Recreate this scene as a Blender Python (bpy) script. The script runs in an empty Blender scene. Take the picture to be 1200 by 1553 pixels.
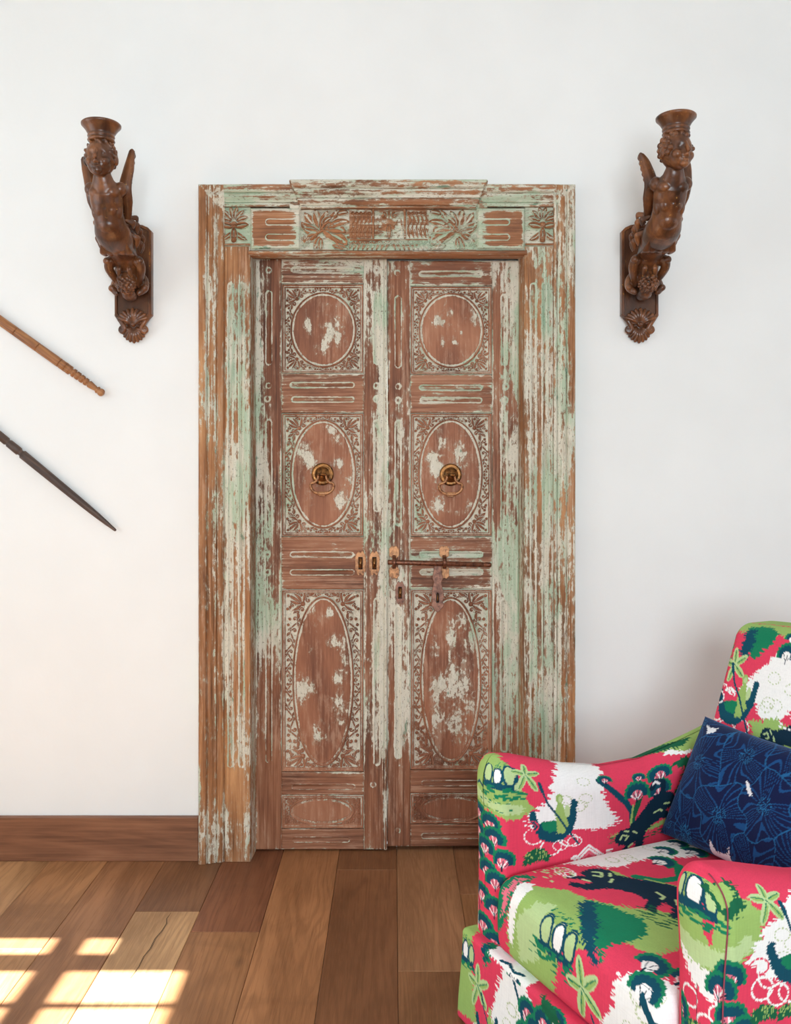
import bpy, bmesh, math, random
import numpy as np
from mathutils import Vector, Matrix

random.seed(7)
rng = np.random.default_rng(7)
SC = bpy.context.scene
COL = SC.collection
PI = math.pi

# ------------------------------------------------------------------ camera
cam_data = bpy.data.cameras.new('camera')
cam_data.sensor_fit = 'HORIZONTAL'
cam_data.sensor_width = 36.0
cam_data.lens = 36.0 * 1364.0 / 1200.0
cam_data.shift_x = 0.0025
cam_data.shift_y = -0.0429
cam = bpy.data.objects.new('camera', cam_data)
cam.location = (0.0, -2.93, 1.24)
cam.rotation_euler = (PI / 2, 0, 0)
COL.objects.link(cam)
SC.camera = cam

# ------------------------------------------------------------------ world, sun, window daylight
world = bpy.data.worlds.new('sky')
SC.world = world
world.use_nodes = True
wn = world.node_tree.nodes
wn['Background'].inputs['Color'].default_value = (0.80, 0.90, 1.0, 1)
wn['Background'].inputs['Strength'].default_value = 1.2


def lamp(name, kind, loc, rot, energy, color=(1, 1, 1), **kw):
    d = bpy.data.lights.new(name, kind)
    d.energy = energy
    d.color = color
    for k, v in kw.items():
        setattr(d, k, v)
    o = bpy.data.objects.new(name, d)
    o.location = loc
    o.rotation_euler = rot
    COL.objects.link(o)
    return o


SUN_EL = math.radians(50)
lamp('sun', 'SUN', (-4, -0.8, 4), (0, -(PI / 2 - SUN_EL), 0), 42.0, (0.84, 0.96, 1.0), angle=math.radians(0.6))
lamp('daylight_left', 'AREA', (-2.52, -1.75, 1.75), (0, -PI / 2, 0), 42, (0.77, 0.92, 1.0), shape='RECTANGLE', size=1.9, size_y=2.4)
lamp('daylight_right', 'AREA', (4.72, -1.75, 1.75), (0, PI / 2, 0), 8, (0.80, 0.92, 1.0), shape='RECTANGLE', size=1.9, size_y=2.6)
lamp('daylight_front', 'AREA', (0.35, -5.12, 1.55), (PI / 2, 0, 0), 122, (0.80, 0.92, 1.0), shape='RECTANGLE', size=1.5, size_y=1.5)

SC.view_settings.view_transform = 'Standard'
SC.view_settings.look = 'None'
SC.view_settings.exposure = 0.03
SC.view_settings.gamma = 1.0
SC.view_settings.use_curve_mapping = False


# ------------------------------------------------------------------ object helpers
def tag(o, label=None, cat=None, group=None, kind=None):
    if label:
        o['label'] = label
    if cat:
        o['category'] = cat
    if group:
        o['group'] = group
    if kind:
        o['kind'] = kind
    return o


def empty(name, loc=(0, 0, 0), parent=None):
    o = bpy.data.objects.new(name, None)
    o.location = loc
    o.empty_display_size = 0.05
    COL.objects.link(o)
    if parent:
        o.parent = parent
    return o


def link(name, me, mat=None, parent=None, loc=(0, 0, 0)):
    o = bpy.data.objects.new(name, me)
    if mat:
        me.materials.clear()
        me.materials.append(mat)
    o.location = loc
    COL.objects.link(o)
    if parent:
        o.parent = parent
    return o


def fast_mesh(name, V, F, smooth=True):
    """V (n,3), F (m,k) all faces with the same corner count"""
    V = np.asarray(V, dtype=np.float32)
    F = np.asarray(F, dtype=np.int32)
    m, k = F.shape
    me = bpy.data.meshes.new(name)
    me.vertices.add(len(V))
    me.vertices.foreach_set('co', V.ravel())
    me.loops.add(m * k)
    me.loops.foreach_set('vertex_index', F.ravel())
    me.polygons.add(m)
    me.polygons.foreach_set('loop_start', np.arange(0, m * k, k, dtype=np.int32))
    me.polygons.foreach_set('loop_total', np.full(m, k, dtype=np.int32))
    me.polygons.foreach_set('use_smooth', np.full(m, smooth, dtype=bool))
    me.update(calc_edges=True)
    return me


def bm_mesh(name, bm, smooth=False):
    bmesh.ops.recalc_face_normals(bm, faces=bm.faces)
    me = bpy.data.meshes.new(name)
    bm.to_mesh(me)
    bm.free()
    if smooth:
        me.polygons.foreach_set('use_smooth', np.ones(len(me.polygons), dtype=bool))
    return me


def poly_mesh(name, V, F, smooth=False):
    bm = bmesh.new()
    vs = [bm.verts.new(v) for v in V]
    for f in F:
        bm.faces.new([vs[i] for i in f])
    return bm_mesh(name, bm, smooth)


def box_mesh(name, lo, hi, bevel=0.0):
    bm = bmesh.new()
    bmesh.ops.create_cube(bm, size=1)
    for v in bm.verts:
        v.co = Vector([(lo[i] + hi[i]) / 2 + v.co[i] * (hi[i] - lo[i]) for i in range(3)])
    if bevel:
        bmesh.ops.bevel(bm, geom=list(bm.edges), offset=bevel, segments=2, affect='EDGES', profile=0.5)
    return bm_mesh(name, bm)


def lathe(profile, n=32, axis='z'):
    """closed lathe from (r, t) list; returns V, F (quads, poles closed with tiny radius)"""
    pr = np.array(profile)
    a = np.linspace(0, 2 * PI, n, endpoint=False)
    r = np.maximum(pr[:, 0], 1e-5)
    X = r[:, None] * np.cos(a)[None]
    Y = r[:, None] * np.sin(a)[None]
    Z = np.repeat(pr[:, 1][:, None], n, 1)
    if axis == 'z':
        V = np.stack([X, Y, Z], -1)
    elif axis == 'x':
        V = np.stack([Z, X, Y], -1)
    else:
        V = np.stack([X, Z, Y], -1)
    V = V.reshape(-1, 3)
    i, j = np.meshgrid(np.arange(len(pr) - 1), np.arange(n), indexing='ij')
    jn = (j + 1) % n
    F = np.stack([i * n + j, i * n + jn, (i + 1) * n + jn, (i + 1) * n + j], -1).reshape(-1, 4)
    return V, F


# ------------------------------------------------------------------ node helpers
class NT:
    def __init__(self, name):
        self.m = bpy.data.materials.new(name)
        self.m.use_nodes = True
        self.t = self.m.node_tree
        self.b = self.t.nodes['Principled BSDF']

    def n(self, typ, **kw):
        nd = self.t.nodes.new(typ)
        for k, v in kw.items():
            setattr(nd, k, v)
        return nd

    def put(self, sock, val):
        if hasattr(val, 'is_output'):
            self.t.links.new(val, sock)
        else:
            sock.default_value = val

    def math(self, op, a, b=0.0, clamp=False):
        nd = self.n('ShaderNodeMath', operation=op, use_clamp=clamp)
        self.put(nd.inputs[0], a)
        self.put(nd.inputs[1], b)
        return nd.outputs[0]

    def step(self, x, lo, hi):
        nd = self.n('ShaderNodeMapRange', interpolation_type='SMOOTHSTEP')
        self.put(nd.inputs[0], x)
        self.put(nd.inputs[1], lo)
        self.put(nd.inputs[2], hi)
        return nd.outputs[0]

    def mix(self, f, a, b, blend='MIX'):
        nd = self.n('ShaderNodeMix', data_type='RGBA', blend_type=blend)
        self.put(nd.inputs[0], f)
        self.put(nd.inputs[6], a if hasattr(a, 'is_output') else (*a, 1))
        self.put(nd.inputs[7], b if hasattr(b, 'is_output') else (*b, 1))
        return nd.outputs[2]

    def coords(self, scale=(1, 1, 1), offset=None, src='Object'):
        tc = self.n('ShaderNodeTexCoord')
        mp = self.n('ShaderNodeMapping')
        self.t.links.new(tc.outputs[src], mp.inputs[0])
        mp.inputs['Scale'].default_value = scale
        if offset is not None:
            self.put(mp.inputs['Location'], offset)
        return mp.outputs[0]

    def noise(self, vec, scale, detail=4, rough=0.55, dist=0.0, out=0):
        nd = self.n('ShaderNodeTexNoise')
        self.t.links.new(vec, nd.inputs['Vector'])
        nd.inputs['Scale'].default_value = scale
        nd.inputs['Detail'].default_value = detail
        nd.inputs['Roughness'].default_value = rough
        nd.inputs['Distortion'].default_value = dist
        return nd.outputs[out]

    def ramp(self, f, stops):
        nd = self.n('ShaderNodeValToRGB')
        e = nd.color_ramp.elements
        while len(e) < len(stops):
            e.new(0.5)
        for el, (p, c) in zip(e, stops):
            el.position = p
            el.color = (*c, 1)
        self.put(nd.inputs[0], f)
        return nd.outputs[0]

    def attr(self, name, typ='GEOMETRY', out='Fac'):
        nd = self.n('ShaderNodeAttribute', attribute_name=name, attribute_type=typ)
        return nd.outputs[out]

    def bump(self, h, strength=0.3, dist=0.002):
        nd = self.n('ShaderNodeBump')
        nd.inputs['Strength'].default_value = strength
        nd.inputs['Distance'].default_value = dist
        self.t.links.new(h, nd.inputs['Height'])
        self.t.links.new(nd.outputs[0], self.b.inputs['Normal'])

    def done(self, color, rough=0.6, metal=0.0, spec=None):
        self.put(self.b.inputs['Base Color'], color if hasattr(color, 'is_output') else (*color, 1))
        self.put(self.b.inputs['Roughness'], rough)
        self.put(self.b.inputs['Metallic'], metal)
        if spec is not None:
            self.b.inputs['Specular IOR Level'].default_value = spec
        return self.m


def lin(r, g, b):
    return tuple(((c / 255 / 12.92) if c <= 10 else ((c / 255 + 0.055) / 1.055) ** 2.4) for c in (r, g, b))


def plaster_mat():
    k = NT('white_plaster')
    v = k.coords()
    a = k.noise(v, 2.2, 3)
    b = k.noise(v, 38, 5, 0.6)
    col = k.mix(k.step(a, 0.35, 0.7), lin(237, 236, 233), lin(241, 240, 237))
    k.bump(k.math('ADD', k.math('MULTIPLY', b, 0.35), k.noise(v, 7, 4)), 0.25, 0.004)
    return k.done(col, 0.75, spec=0.25)


def paint_mat(name, axis, dark, mid, light, orange=0.0, mint_amt=0.5, flat=False):
    """old timber with the remains of cream and mint paint; the point attribute 'paint' says how much is left"""
    k = NT(name)

    def st(f):
        return k.coords({'z': (1, 1, f), 'x': (f, 1, 1)}[axis])
    vs, vf, vo, vm = st(0.42 if flat else 0.20), st(0.06 if flat else 0.03), k.coords(), st(0.7 if flat else 0.45)
    big = k.noise(vs, 16, 8, 0.68, 0.25)
    chip = k.noise(vm, 85, 6, 0.65, 0.15)
    streak = k.noise(vf, 150, 5, 0.65)
    tone = k.noise(st(0.3), 5.5, 5, 0.6, 0.6)
    w = k.math('ADD', k.math('MULTIPLY', tone, 0.75 if flat else 0.55), k.math('MULTIPLY', streak, 0.25 if flat else 0.45))
    wood = k.ramp(w, [(0.36, dark), (0.50, mid), (0.64, light)])
    # rubbed whitish haze left in the grain
    hz = k.math('ADD', k.math('MULTIPLY', k.noise(vs, 24, 8, 0.72, 0.3), 0.6), k.math('MULTIPLY', streak, 0.4))
    wood = k.mix(k.math('MULTIPLY', k.step(hz, 0.50, 0.63), 0.42), wood, lin(194, 158, 132))
    p = k.attr('paint')
    n = k.math('MULTIPLY', k.math('SUBTRACT', big, 0.5), 2.1)
    n = k.math('ADD', n, k.math('MULTIPLY', k.math('SUBTRACT', chip, 0.5), 1.5))
    n = k.math('ADD', n, k.math('MULTIPLY', k.math('SUBTRACT', streak, 0.5), 0.5 if flat else 1.3))
    m = k.math('ADD', n, p)
    mask = k.step(m, -0.03, 0.07)
    thin = k.step(m, -0.26, 0.02)
    hue = k.noise(st(0.35), 9, 5, 0.65, 0.4)
    lo = 0.62 - 0.30 * mint_amt
    paint = k.mix(k.step(hue, lo, lo + 0.14), lin(212, 205, 186), lin(176, 192, 164))
    paint = k.mix(k.math('MULTIPLY', k.step(k.noise(vs, 7, 5, 0.65), 0.56, 0.68), 0.75), paint, lin(134, 166, 138))
    paint = k.mix(k.math('MULTIPLY', k.step(streak, 0.5, 0.64), 0.45), paint, lin(230, 224, 208))
    paint = k.mix(k.math('MULTIPLY', k.step(k.noise(vs, 34, 6, 0.7), 0.54, 0.66), 0.5), paint, lin(160, 142, 116))
    # dark pits and deep green flecks in the paint
    pit = k.step(k.noise(vm, 210, 4, 0.65), 0.58, 0.66)
    paint = k.mix(k.math('MULTIPLY', pit, 0.7), paint, lin(92, 76, 58))
    fl = k.step(k.noise(vs, 42, 5, 0.7), 0.63, 0.68)
    paint = k.mix(k.math('MULTIPLY', fl, 0.75), paint, lin(52, 116, 88))
    col = k.mix(k.math('MULTIPLY', thin, 0.34), wood, lin(176, 168, 146))
    col = k.mix(k.math('MULTIPLY', mask, 0.94), col, paint)
    h = k.math('ADD', k.math('MULTIPLY', mask, 0.5), k.math('MULTIPLY', streak, 0.6))
    k.bump(h, 0.55, 0.0020)
    return k.done(col, 0.62, spec=0.35)


def carved_mat():
    k = NT('carved_dark_walnut')
    v = k.coords()
    tone = k.noise(k.coords((1, 1, 0.35)), 22, 5, 0.6, 0.4)
    col = k.ramp(tone, [(0.30, lin(52, 30, 18)), (0.5, lin(102, 60, 34)), (0.70, lin(150, 94, 54))])
    fleck = k.step(k.noise(v, 120, 4, 0.6), 0.64, 0.70)
    fleck = k.math('MULTIPLY', fleck, k.step(k.noise(v, 9, 3), 0.44, 0.58))
    col = k.mix(k.math('MULTIPLY', fleck, 0.75), col, lin(214, 156, 76))
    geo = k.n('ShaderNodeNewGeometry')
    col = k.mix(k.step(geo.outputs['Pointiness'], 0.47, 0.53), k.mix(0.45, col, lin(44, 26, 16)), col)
    k.bump(k.noise(k.coords((1, 1, 0.3)), 160, 4), 0.25, 0.0015)
    return k.done(col, 0.30, spec=0.5)


def brass_mat(name, dark, light, rough=0.42, metal=0.8):
    k = NT(name)
    v = k.coords()
    t = k.noise(v, 75, 5, 0.65, 0.5)
    col = k.ramp(t, [(0.33, dark), (0.6, light)])
    k.bump(k.noise(v, 160, 3), 0.25, 0.001)
    return k.done(col, rough, metal)


def stick_mat(name, dark, mid, light):
    k = NT(name)
    v = k.coords((0.06, 1, 1))
    t = k.noise(v, 85, 5, 0.6, 0.6)
    b = k.noise(k.coords((0.3, 1, 1)), 16, 4, 0.6)
    col = k.ramp(k.math('ADD', k.math('MULTIPLY', t, 0.6), k.math('MULTIPLY', b, 0.4)), [(0.34, dark), (0.5, mid), (0.66, light)])
    k.bump(t, 0.3, 0.001)
    return k.done(col, 0.5)


def plank_mat():
    k = NT('oiled_oak_plank')
    oi = k.n('ShaderNodeObjectInfo')
    off = k.n('ShaderNodeVectorMath', operation='SCALE')
    off.inputs[0].default_value = (7.3, 3.1, 5.7)
    k.put(off.inputs['Scale'], oi.outputs['Random'])
    o = off.outputs[0]
    v1 = k.coords((1, 0.10, 1), o)
    v2 = k.coords((1, 0.035, 1), o)
    v3 = k.coords((1, 0.33, 1), o)
    cath = k.noise(v1, 6.5, 2, 0.45, 0.8)
    wav = k.n('ShaderNodeMath', operation='SINE')
    k.put(wav.inputs[0], k.math('MULTIPLY', cath, 95))
    rings = k.math('MULTIPLY', k.math('ADD', wav.outputs[0], 1), 0.5)
    pore = k.noise(v2, 190, 4, 0.6)
    cloud = k.noise(v3, 4.5, 4, 0.6, 0.5)
    base = oi.outputs['Color']
    dark = k.mix(1.0, base, (0.56, 0.50, 0.44), 'MULTIPLY')
    lite = k.mix(1.0, base, (1.30, 1.32, 1.34), 'MULTIPLY')
    col = k.mix(k.step(cloud, 0.22, 0.78), dark, lite)
    sm_ = k.noise(k.coords((0.5, 1, 1), o), 3.2, 4, 0.6, 0.8)
    col = k.mix(k.math('MULTIPLY', k.step(sm_, 0.52, 0.7), 0.45), col, dark)
    col = k.mix(k.math('MULTIPLY', k.step(rings, 0.35, 1.0), 0.38), col, dark)
    col = k.mix(k.math('MULTIPLY', k.step(pore, 0.52, 0.66), 0.45), col, dark)
    fine = k.noise(v2, 420, 3, 0.6)
    col = k.mix(k.math('MULTIPLY', k.step(fine, 0.5, 0.62), 0.22), col, lite)
    knot = k.n('ShaderNodeTexVoronoi')
    k.put(knot.inputs['Vector'], k.coords((1, 0.42, 1), o))
    knot.inputs['Scale'].default_value = 3.6
    kd = k.math('ADD', knot.outputs['Distance'], k.math('MULTIPLY', k.noise(v3, 24, 3), 0.09))
    kk = k.math('SUBTRACT', 1.0, k.step(kd, 0.055, 0.125))
    col = k.mix(k.math('MULTIPLY', kk, 0.75), col, lin(62, 38, 24))
    h = k.math('ADD', k.math('MULTIPLY', pore, -0.6), k.math('MULTIPLY', rings, 0.4))
    k.bump(h, 0.22, 0.0012)
    r = k.math('ADD', 0.36, k.math('MULTIPLY', pore, 0.22))
    return k.done(col, r, spec=0.4)


def base_mat():
    k = NT('stained_alder_board')
    v = k.coords((0.10, 1, 1))
    c = k.noise(v, 10, 4, 0.55, 1.3)
    s = k.noise(k.coords((0.03, 1, 1)), 170, 4)
    col = k.ramp(k.math('ADD', k.math('MULTIPLY', c, 0.75), k.math('MULTIPLY', s, 0.25)),
                 [(0.32, lin(88, 52, 34)), (0.5, lin(138, 90, 62)), (0.66, lin(166, 114, 82))])
    vk = k.n('ShaderNodeTexVoronoi')
    k.put(vk.inputs['Vector'], k.coords((0.8, 1, 1.4)))
    vk.inputs['Scale'].default_value = 3.2
    kk = k.math('SUBTRACT', 1.0, k.step(k.math('ADD', vk.outputs['Distance'], k.math('MULTIPLY', k.noise(v, 30), 0.12)), 0.10, 0.22))
    col = k.mix(k.math('MULTIPLY', kk, 0.6), col, lin(52, 30, 20))
    k.bump(s, 0.15, 0.001)
    return k.done(col, 0.5)


def print_mat(name, weave=0.18, rough=0.85, velvet=False):
    k = NT(name)
    col = k.attr('print', out='Color')
    v = k.coords((1, 1, 1))
    sl = k.noise(k.coords((1, 1, 0.06)), 420, 2, 0.5)
    sl2 = k.noise(k.coords((0.08, 0.08, 1)), 520, 2, 0.5)
    f = k.math('ADD', k.math('MULTIPLY', sl, 0.6), k.math('MULTIPLY', sl2, 0.4))
    f2 = k.math('ADD', 1.0 - weave, k.math('MULTIPLY', f, 2 * weave))
    col = k.mix(1.0, col, f2, 'MULTIPLY')
    k.bump(f, 0.35, 0.0012)
    if velvet:
        k.b.inputs['Sheen Weight'].default_value = 0.35
        k.b.inputs['Sheen Roughness'].default_value = 0.4
        k.b.inputs['Sheen Tint'].default_value = (0.25, 0.45, 0.8, 1)
    return k.done(col, rough, spec=0.2)


M_PLASTER = plaster_mat()
M_DOOR_V = paint_mat('door_timber_upright', 'z', lin(84, 50, 34), lin(136, 85, 58), lin(170, 118, 86))
M_DOOR_H = paint_mat('door_timber_crosswise', 'x', lin(90, 55, 38), lin(143, 92, 65), lin(172, 122, 92))
M_PANEL = paint_mat('door_panel_timber', 'z', lin(112, 68, 48), lin(154, 99, 71), lin(180, 126, 95), mint_amt=0.3, flat=True)
M_FRAME_V = paint_mat('frame_timber_upright', 'z', lin(98, 62, 38), lin(160, 108, 68), lin(198, 146, 98))
M_FRAME_H = paint_mat('frame_timber_crosswise', 'x', lin(98, 60, 38), lin(158, 104, 68), lin(194, 140, 98))
M_CARVED = carved_mat()
M_BRASS = brass_mat('aged_brass', lin(48, 32, 18), lin(146, 98, 54), 0.36, 0.85)
M_COPPER = brass_mat('worn_copper_plate', lin(112, 74, 52), lin(196, 142, 98), 0.5, 0.55)
M_IRON = brass_mat('brown_iron_rod', lin(62, 36, 26), lin(132, 82, 58), 0.4, 0.6)
M_HASP = brass_mat('rusty_hasp', lin(92, 62, 52), lin(160, 114, 94), 0.55, 0.3)
M_PLANK = plank_mat()
M_BASE = base_mat()
M_HOLE = NT('dark_slot').done((0.012, 0.009, 0.007), 0.9)
M_STICK = stick_mat('honey_wood', lin(92, 52, 26), lin(160, 104, 60), lin(196, 142, 92))
M_STICK2 = stick_mat('dark_weathered_wood', lin(42, 32, 28), lin(80, 60, 50), lin(112, 88, 72))
M_WHITE = NT('white_window_paint').done(lin(236, 234, 228), 0.5)
M_FABRIC = print_mat('printed_linen')
M_VELVET = print_mat('printed_velvet', 0.3, 0.8, True)

# ------------------------------------------------------------------ room shell
XL, XR, YF, ZC = -2.4, 4.6, -5.0, 3.4
NICHE = (-0.60, 0.56, 2.10)      # opening behind the carved frame


def extrude_poly(name, pts, fn, t0, t1):
    """polygon (list of 2-D points) extruded; fn(u, v, t) -> 3-D"""
    n = len(pts)
    V = [fn(u, v, t0) for u, v in pts] + [fn(u, v, t1) for u, v in pts]
    F = [list(range(n)), list(range(2 * n - 1, n - 1, -1))]
    F += [[i, (i + 1) % n, n + (i + 1) % n, n + i] for i in range(n)]
    bm = bmesh.new()
    vs = [bm.verts.new(v) for v in V]
    for f in F:
        bm.faces.new([vs[i] for i in f])
    bmesh.ops.recalc_face_normals(bm, faces=bm.faces)
    bmesh.ops.triangulate(bm, faces=[f for f in bm.faces if len(f.verts) > 4])
    return bm_mesh(name, bm)


def wall_mesh(name, u0, u1, z1, hole, fn, t0, t1):
    """wall with one rectangular opening (u0,u1,z0,z1), as four blocks welded in one mesh"""
    a, b, c, d = hole
    us, zs = [u0, a, b, u1], [0, c, d, z1]
    bm = bmesh.new()
    vt = {}
    for t in (t0, t1):
        for i, u in enumerate(us):
            for j, z in enumerate(zs):
                vt[t, i, j] = bm.verts.new(fn(u, z, t))
    for i in range(3):
        for j in range(3):
            if (i, j) == (1, 1):
                continue
            for t in (t0, t1):
                bm.faces.new([vt[t, i, j], vt[t, i + 1, j], vt[t, i + 1, j + 1], vt[t, i, j + 1]])
    for (p, q) in [((1, 1), (2, 1)), ((2, 1), (2, 2)), ((2, 2), (1, 2)), ((1, 2), (1, 1))]:
        bm.faces.new([vt[t0, *p], vt[t0, *q], vt[t1, *q], vt[t1, *p]])
    ring = [(i, 0) for i in range(4)] + [(3, j) for j in range(1, 4)] + [(i, 3) for i in (2, 1, 0)] + [(0, j) for j in (2, 1)]
    for p, q in zip(ring, ring[1:] + ring[:1]):
        bm.faces.new([vt[t0, *p], vt[t0, *q], vt[t1, *q], vt[t1, *p]])
    return bm_mesh(name, bm)


xa, xb, zt = NICHE
wb = link('wall_back', extrude_poly('wall_back', [(XL - .2, 0), (XL - .2, ZC), (XR + .2, ZC), (XR + .2, 0), (xb, 0), (xb, zt), (xa, zt), (xa, 0)],
                                    lambda u, v, t: (u, t, v), 0.0, 0.14), M_PLASTER)
tag(wb, 'white plastered wall behind the carved double door', kind='structure')
nb = link('door_backing', box_mesh('door_backing', (xa - .1, 0.14, 0), (xb + .1, 0.2, zt + .1)), M_PLASTER)  # added backing, keeps outside light from leaking through the door gaps
tag(nb, 'plaster backing added behind the door leaves to stop light leaking in', kind='structure')

WIN_L = (-2.35, -0.50, 0.9, 2.32)     # y0,y1,z0,z1 of the left window
wl = link('wall_left', wall_mesh('wall_left', YF - .2, 0.0, ZC, WIN_L, lambda u, z, t: (t, u, z), XL, XL - .06), M_PLASTER)
tag(wl, 'white wall with the sunny window, left of the photograph', kind='structure')
WIN_R = (-3.0, -0.6, 0.5, 2.9)
wr = link('wall_right', wall_mesh('wall_right', YF - .2, 0.0, ZC, WIN_R, lambda u, z, t: (t, u, z), XR, XR + .06), M_PLASTER)
tag(wr, 'white wall with a tall window beyond the armchair', kind='structure')
WIN_F = (-0.5, 1.2, 0.7, 2.4)
wf = link('wall_front', wall_mesh('wall_front', XL, XR, ZC, WIN_F, lambda u, z, t: (u, t, z), YF, YF - .06), M_PLASTER)
tag(wf, 'white wall with a wide window behind the viewer', kind='structure')
cl = link('ceiling', box_mesh('ceiling', (XL - .1, YF - .1, ZC), (XR + .1, 0.14, ZC + .1)), M_PLASTER)
tag(cl, 'white flat ceiling high over the room', kind='structure')


def window(name, label, bars_u, bars_z, fn, d0, d1):
    w = empty(name)
    tag(w, label, kind='structure')
    u0, u1 = bars_u[0][0], bars_u[-1][1]
    z0, z1 = bars_z[0][0], bars_z[-1][1]

    def bar(nm, a, b, c, d):
        p, q = fn(a, c, d0), fn(b, d, d1)
        lo = [min(p[i], q[i]) for i in range(3)]
        hi = [max(p[i], q[i]) for i in range(3)]
        link(nm, box_mesh(nm, lo, hi, 0.003), M_WHITE, w)
    for i, (a, b) in enumerate(bars_u):
        bar('window_frame' if i in (0, len(bars_u) - 1) else 'muntin', a, b, z0, z1)
    for i, (c, d) in enumerate(bars_z):
        bar('window_frame' if i in (0, len(bars_z) - 1) else 'muntin', u0, u1, c, d)
    return w


window('window_1', 'white small paned window throwing sun patches on the floor',
       [(-2.42, -2.25), (-2.10, -2.07), (-1.95, -1.92), (-1.80, -1.77), (-1.65, -1.55), (-1.42, -1.39), (-1.27, -1.24), (-1.12, -1.09), (-0.99, -0.96), (-0.83, -0.803), (-0.672, -0.585), (-0.51, -0.42)],
       [(0.84, 0.96), (1.40, 1.46), (1.87, 1.94), (2.32, 2.40)], lambda u, z, t: (t, u, z), XL - 0.075, XL - 0.045)
link('sun_blocker', box_mesh('sun_blocker', (XL - .07, -.59, 2.06), (XL - .05, -.50, 2.33), .002), M_WHITE, bpy.data.objects['window_1'])  # unseen filler added to block the sun in the upper end pane
window('window_2', 'tall white window at the right end of the room',
       [(-3.07, -2.97), (-2.22, -2.18), (-1.42, -1.38), (-0.63, -0.53)], [(0.43, 0.53), (1.28, 1.32), (2.08, 2.12), (2.87, 2.97)],
       lambda u, z, t: (t, u, z), XR + .045, XR + .08)
window('window_3', 'wide white window behind the viewer',
       [(-0.57, -0.47), (0.33, 0.37), (1.17, 1.27)], [(0.63, 0.73), (1.53, 1.57), (2.37, 2.47)],
       lambda u, z, t: (u, t, z), YF - .08, YF - .045)

# baseboards
for nm, x0, x1, lb in (('baseboard_left', XL, -0.632, 'knotty brown baseboard left of the carved frame'),
                       ('baseboard_right', 0.590, XR, 'knotty brown baseboard behind the armchair')):
    b = link(nm, box_mesh(nm, (x0, -0.022, 0), (x1, -0.0003, 0.142), 0.0025), M_BASE)
    tag(b, lb, kind='structure')

# ------------------------------------------------------------------ floor of separate planks
fl = link('floor', box_mesh('floor', (XL - .1, YF - .1, -0.06), (XR + .1, 0.14, -0.018)), M_HOLE)
tag(fl, 'oiled oak plank floor running towards the carved door', kind='structure')


def plank_mesh(x0, x1, y0, y1):
    g, c, h = 0.0005, 0.0016, -0.0012
    x0, x1, y0, y1 = x0 + g, x1 - g, y0 + g, y1 - g
    V = [(x, y, -0.02) for x, y in ((x0, y0), (x1, y0), (x1, y1), (x0, y1))]
    V += [(x, y, h) for x, y in ((x0, y0), (x1, y0), (x1, y1), (x0, y1))]
    V += [(x, y, 0) for x, y in ((x0 + c, y0 + c), (x1 - c, y0 + c), (x1 - c, y1 - c), (x0 + c, y1 - c))]
    F = [(3, 2, 1, 0), (8, 9, 10, 11)]
    for k in (0, 4):
        F += [(k + i, k + (i + 1) % 4, k + 4 + (i + 1) % 4, k + 4 + i) for i in range(4)]
    return poly_mesh('plank', V, F)


def plank(x0, x1, y0, y1, c):
    xm, ym = (x0 + x1) / 2, (y0 + y1) / 2
    o = link('plank', plank_mesh(x0 - xm, x1 - xm, y0 - ym, y1 - ym), M_PLANK, fl, (xm, ym, 0))
    o.color = (*lin(*c), 1)
    return o


TONES = [(173, 124, 81), (153, 106, 68), (183, 136, 93), (145, 99, 64), (163, 114, 74), (139, 93, 60), (191, 146, 100)]
EDGES = [-0.366 - 0.187 * i for i in range(11, 3, -1)] + [-1.115, -0.925, -0.74, -0.555, -0.366, -0.18, 0.011, 0.199]
EDGES += [0.199 + 0.187 * i for i in range(1, 25)]
EDGES = sorted(set(round(e, 3) for e in EDGES if XL - .1 < e < XR + .05))
EDGES[0] = XL
EDGES[-1] = XR
SEEN = {-1.115: ([-1.35], [(181, 134, 91), (155, 108, 72)]),
        -0.925: ([-1.15], [(155, 106, 70), (173, 124, 83)]),
        -0.74: ([-0.356, -1.25], [(137, 93, 62), (201, 156, 110), (155, 110, 74)]),
        -0.555: ([-0.472, -1.6], [(133, 83, 56), (165, 114, 74), (147, 103, 68)]),
        -0.366: ([-1.75], [(167, 114, 74), (155, 106, 70)]),
        -0.18: ([-0.083, -1.7], [(147, 99, 65), (136, 89, 57), (165, 116, 77)]),
        0.011: ([-0.669, -2.1], [(171, 124, 87), (146, 100, 65), (155, 108, 72)]),
        0.199: ([-0.25, -1.6], [(155, 108, 74), (171, 122, 81), (147, 101, 68)])}
pale = None
for i, (a, b) in enumerate(zip(EDGES[:-1], EDGES[1:])):
    if a in SEEN:
        cuts, cols = SEEN[a]
        cuts, cols = list(cuts), list(cols)
    else:
        cuts, cols = [-random.uniform(0.2, 1.4)], []
    while cuts[-1] > YF + 0.9:
        cuts.append(cuts[-1] - random.uniform(1.1, 2.0))
    cuts = [0.12] + [c for c in cuts if c > YF + .3] + [YF]
    for q, (y1, y0) in enumerate(zip(cuts[:-1], cuts[1:])):
        p = plank(a, b, y0, y1, cols[q] if q < len(cols) else random.choice(TONES))
        if a == -0.74 and q == 1:
            pale = p
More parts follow.
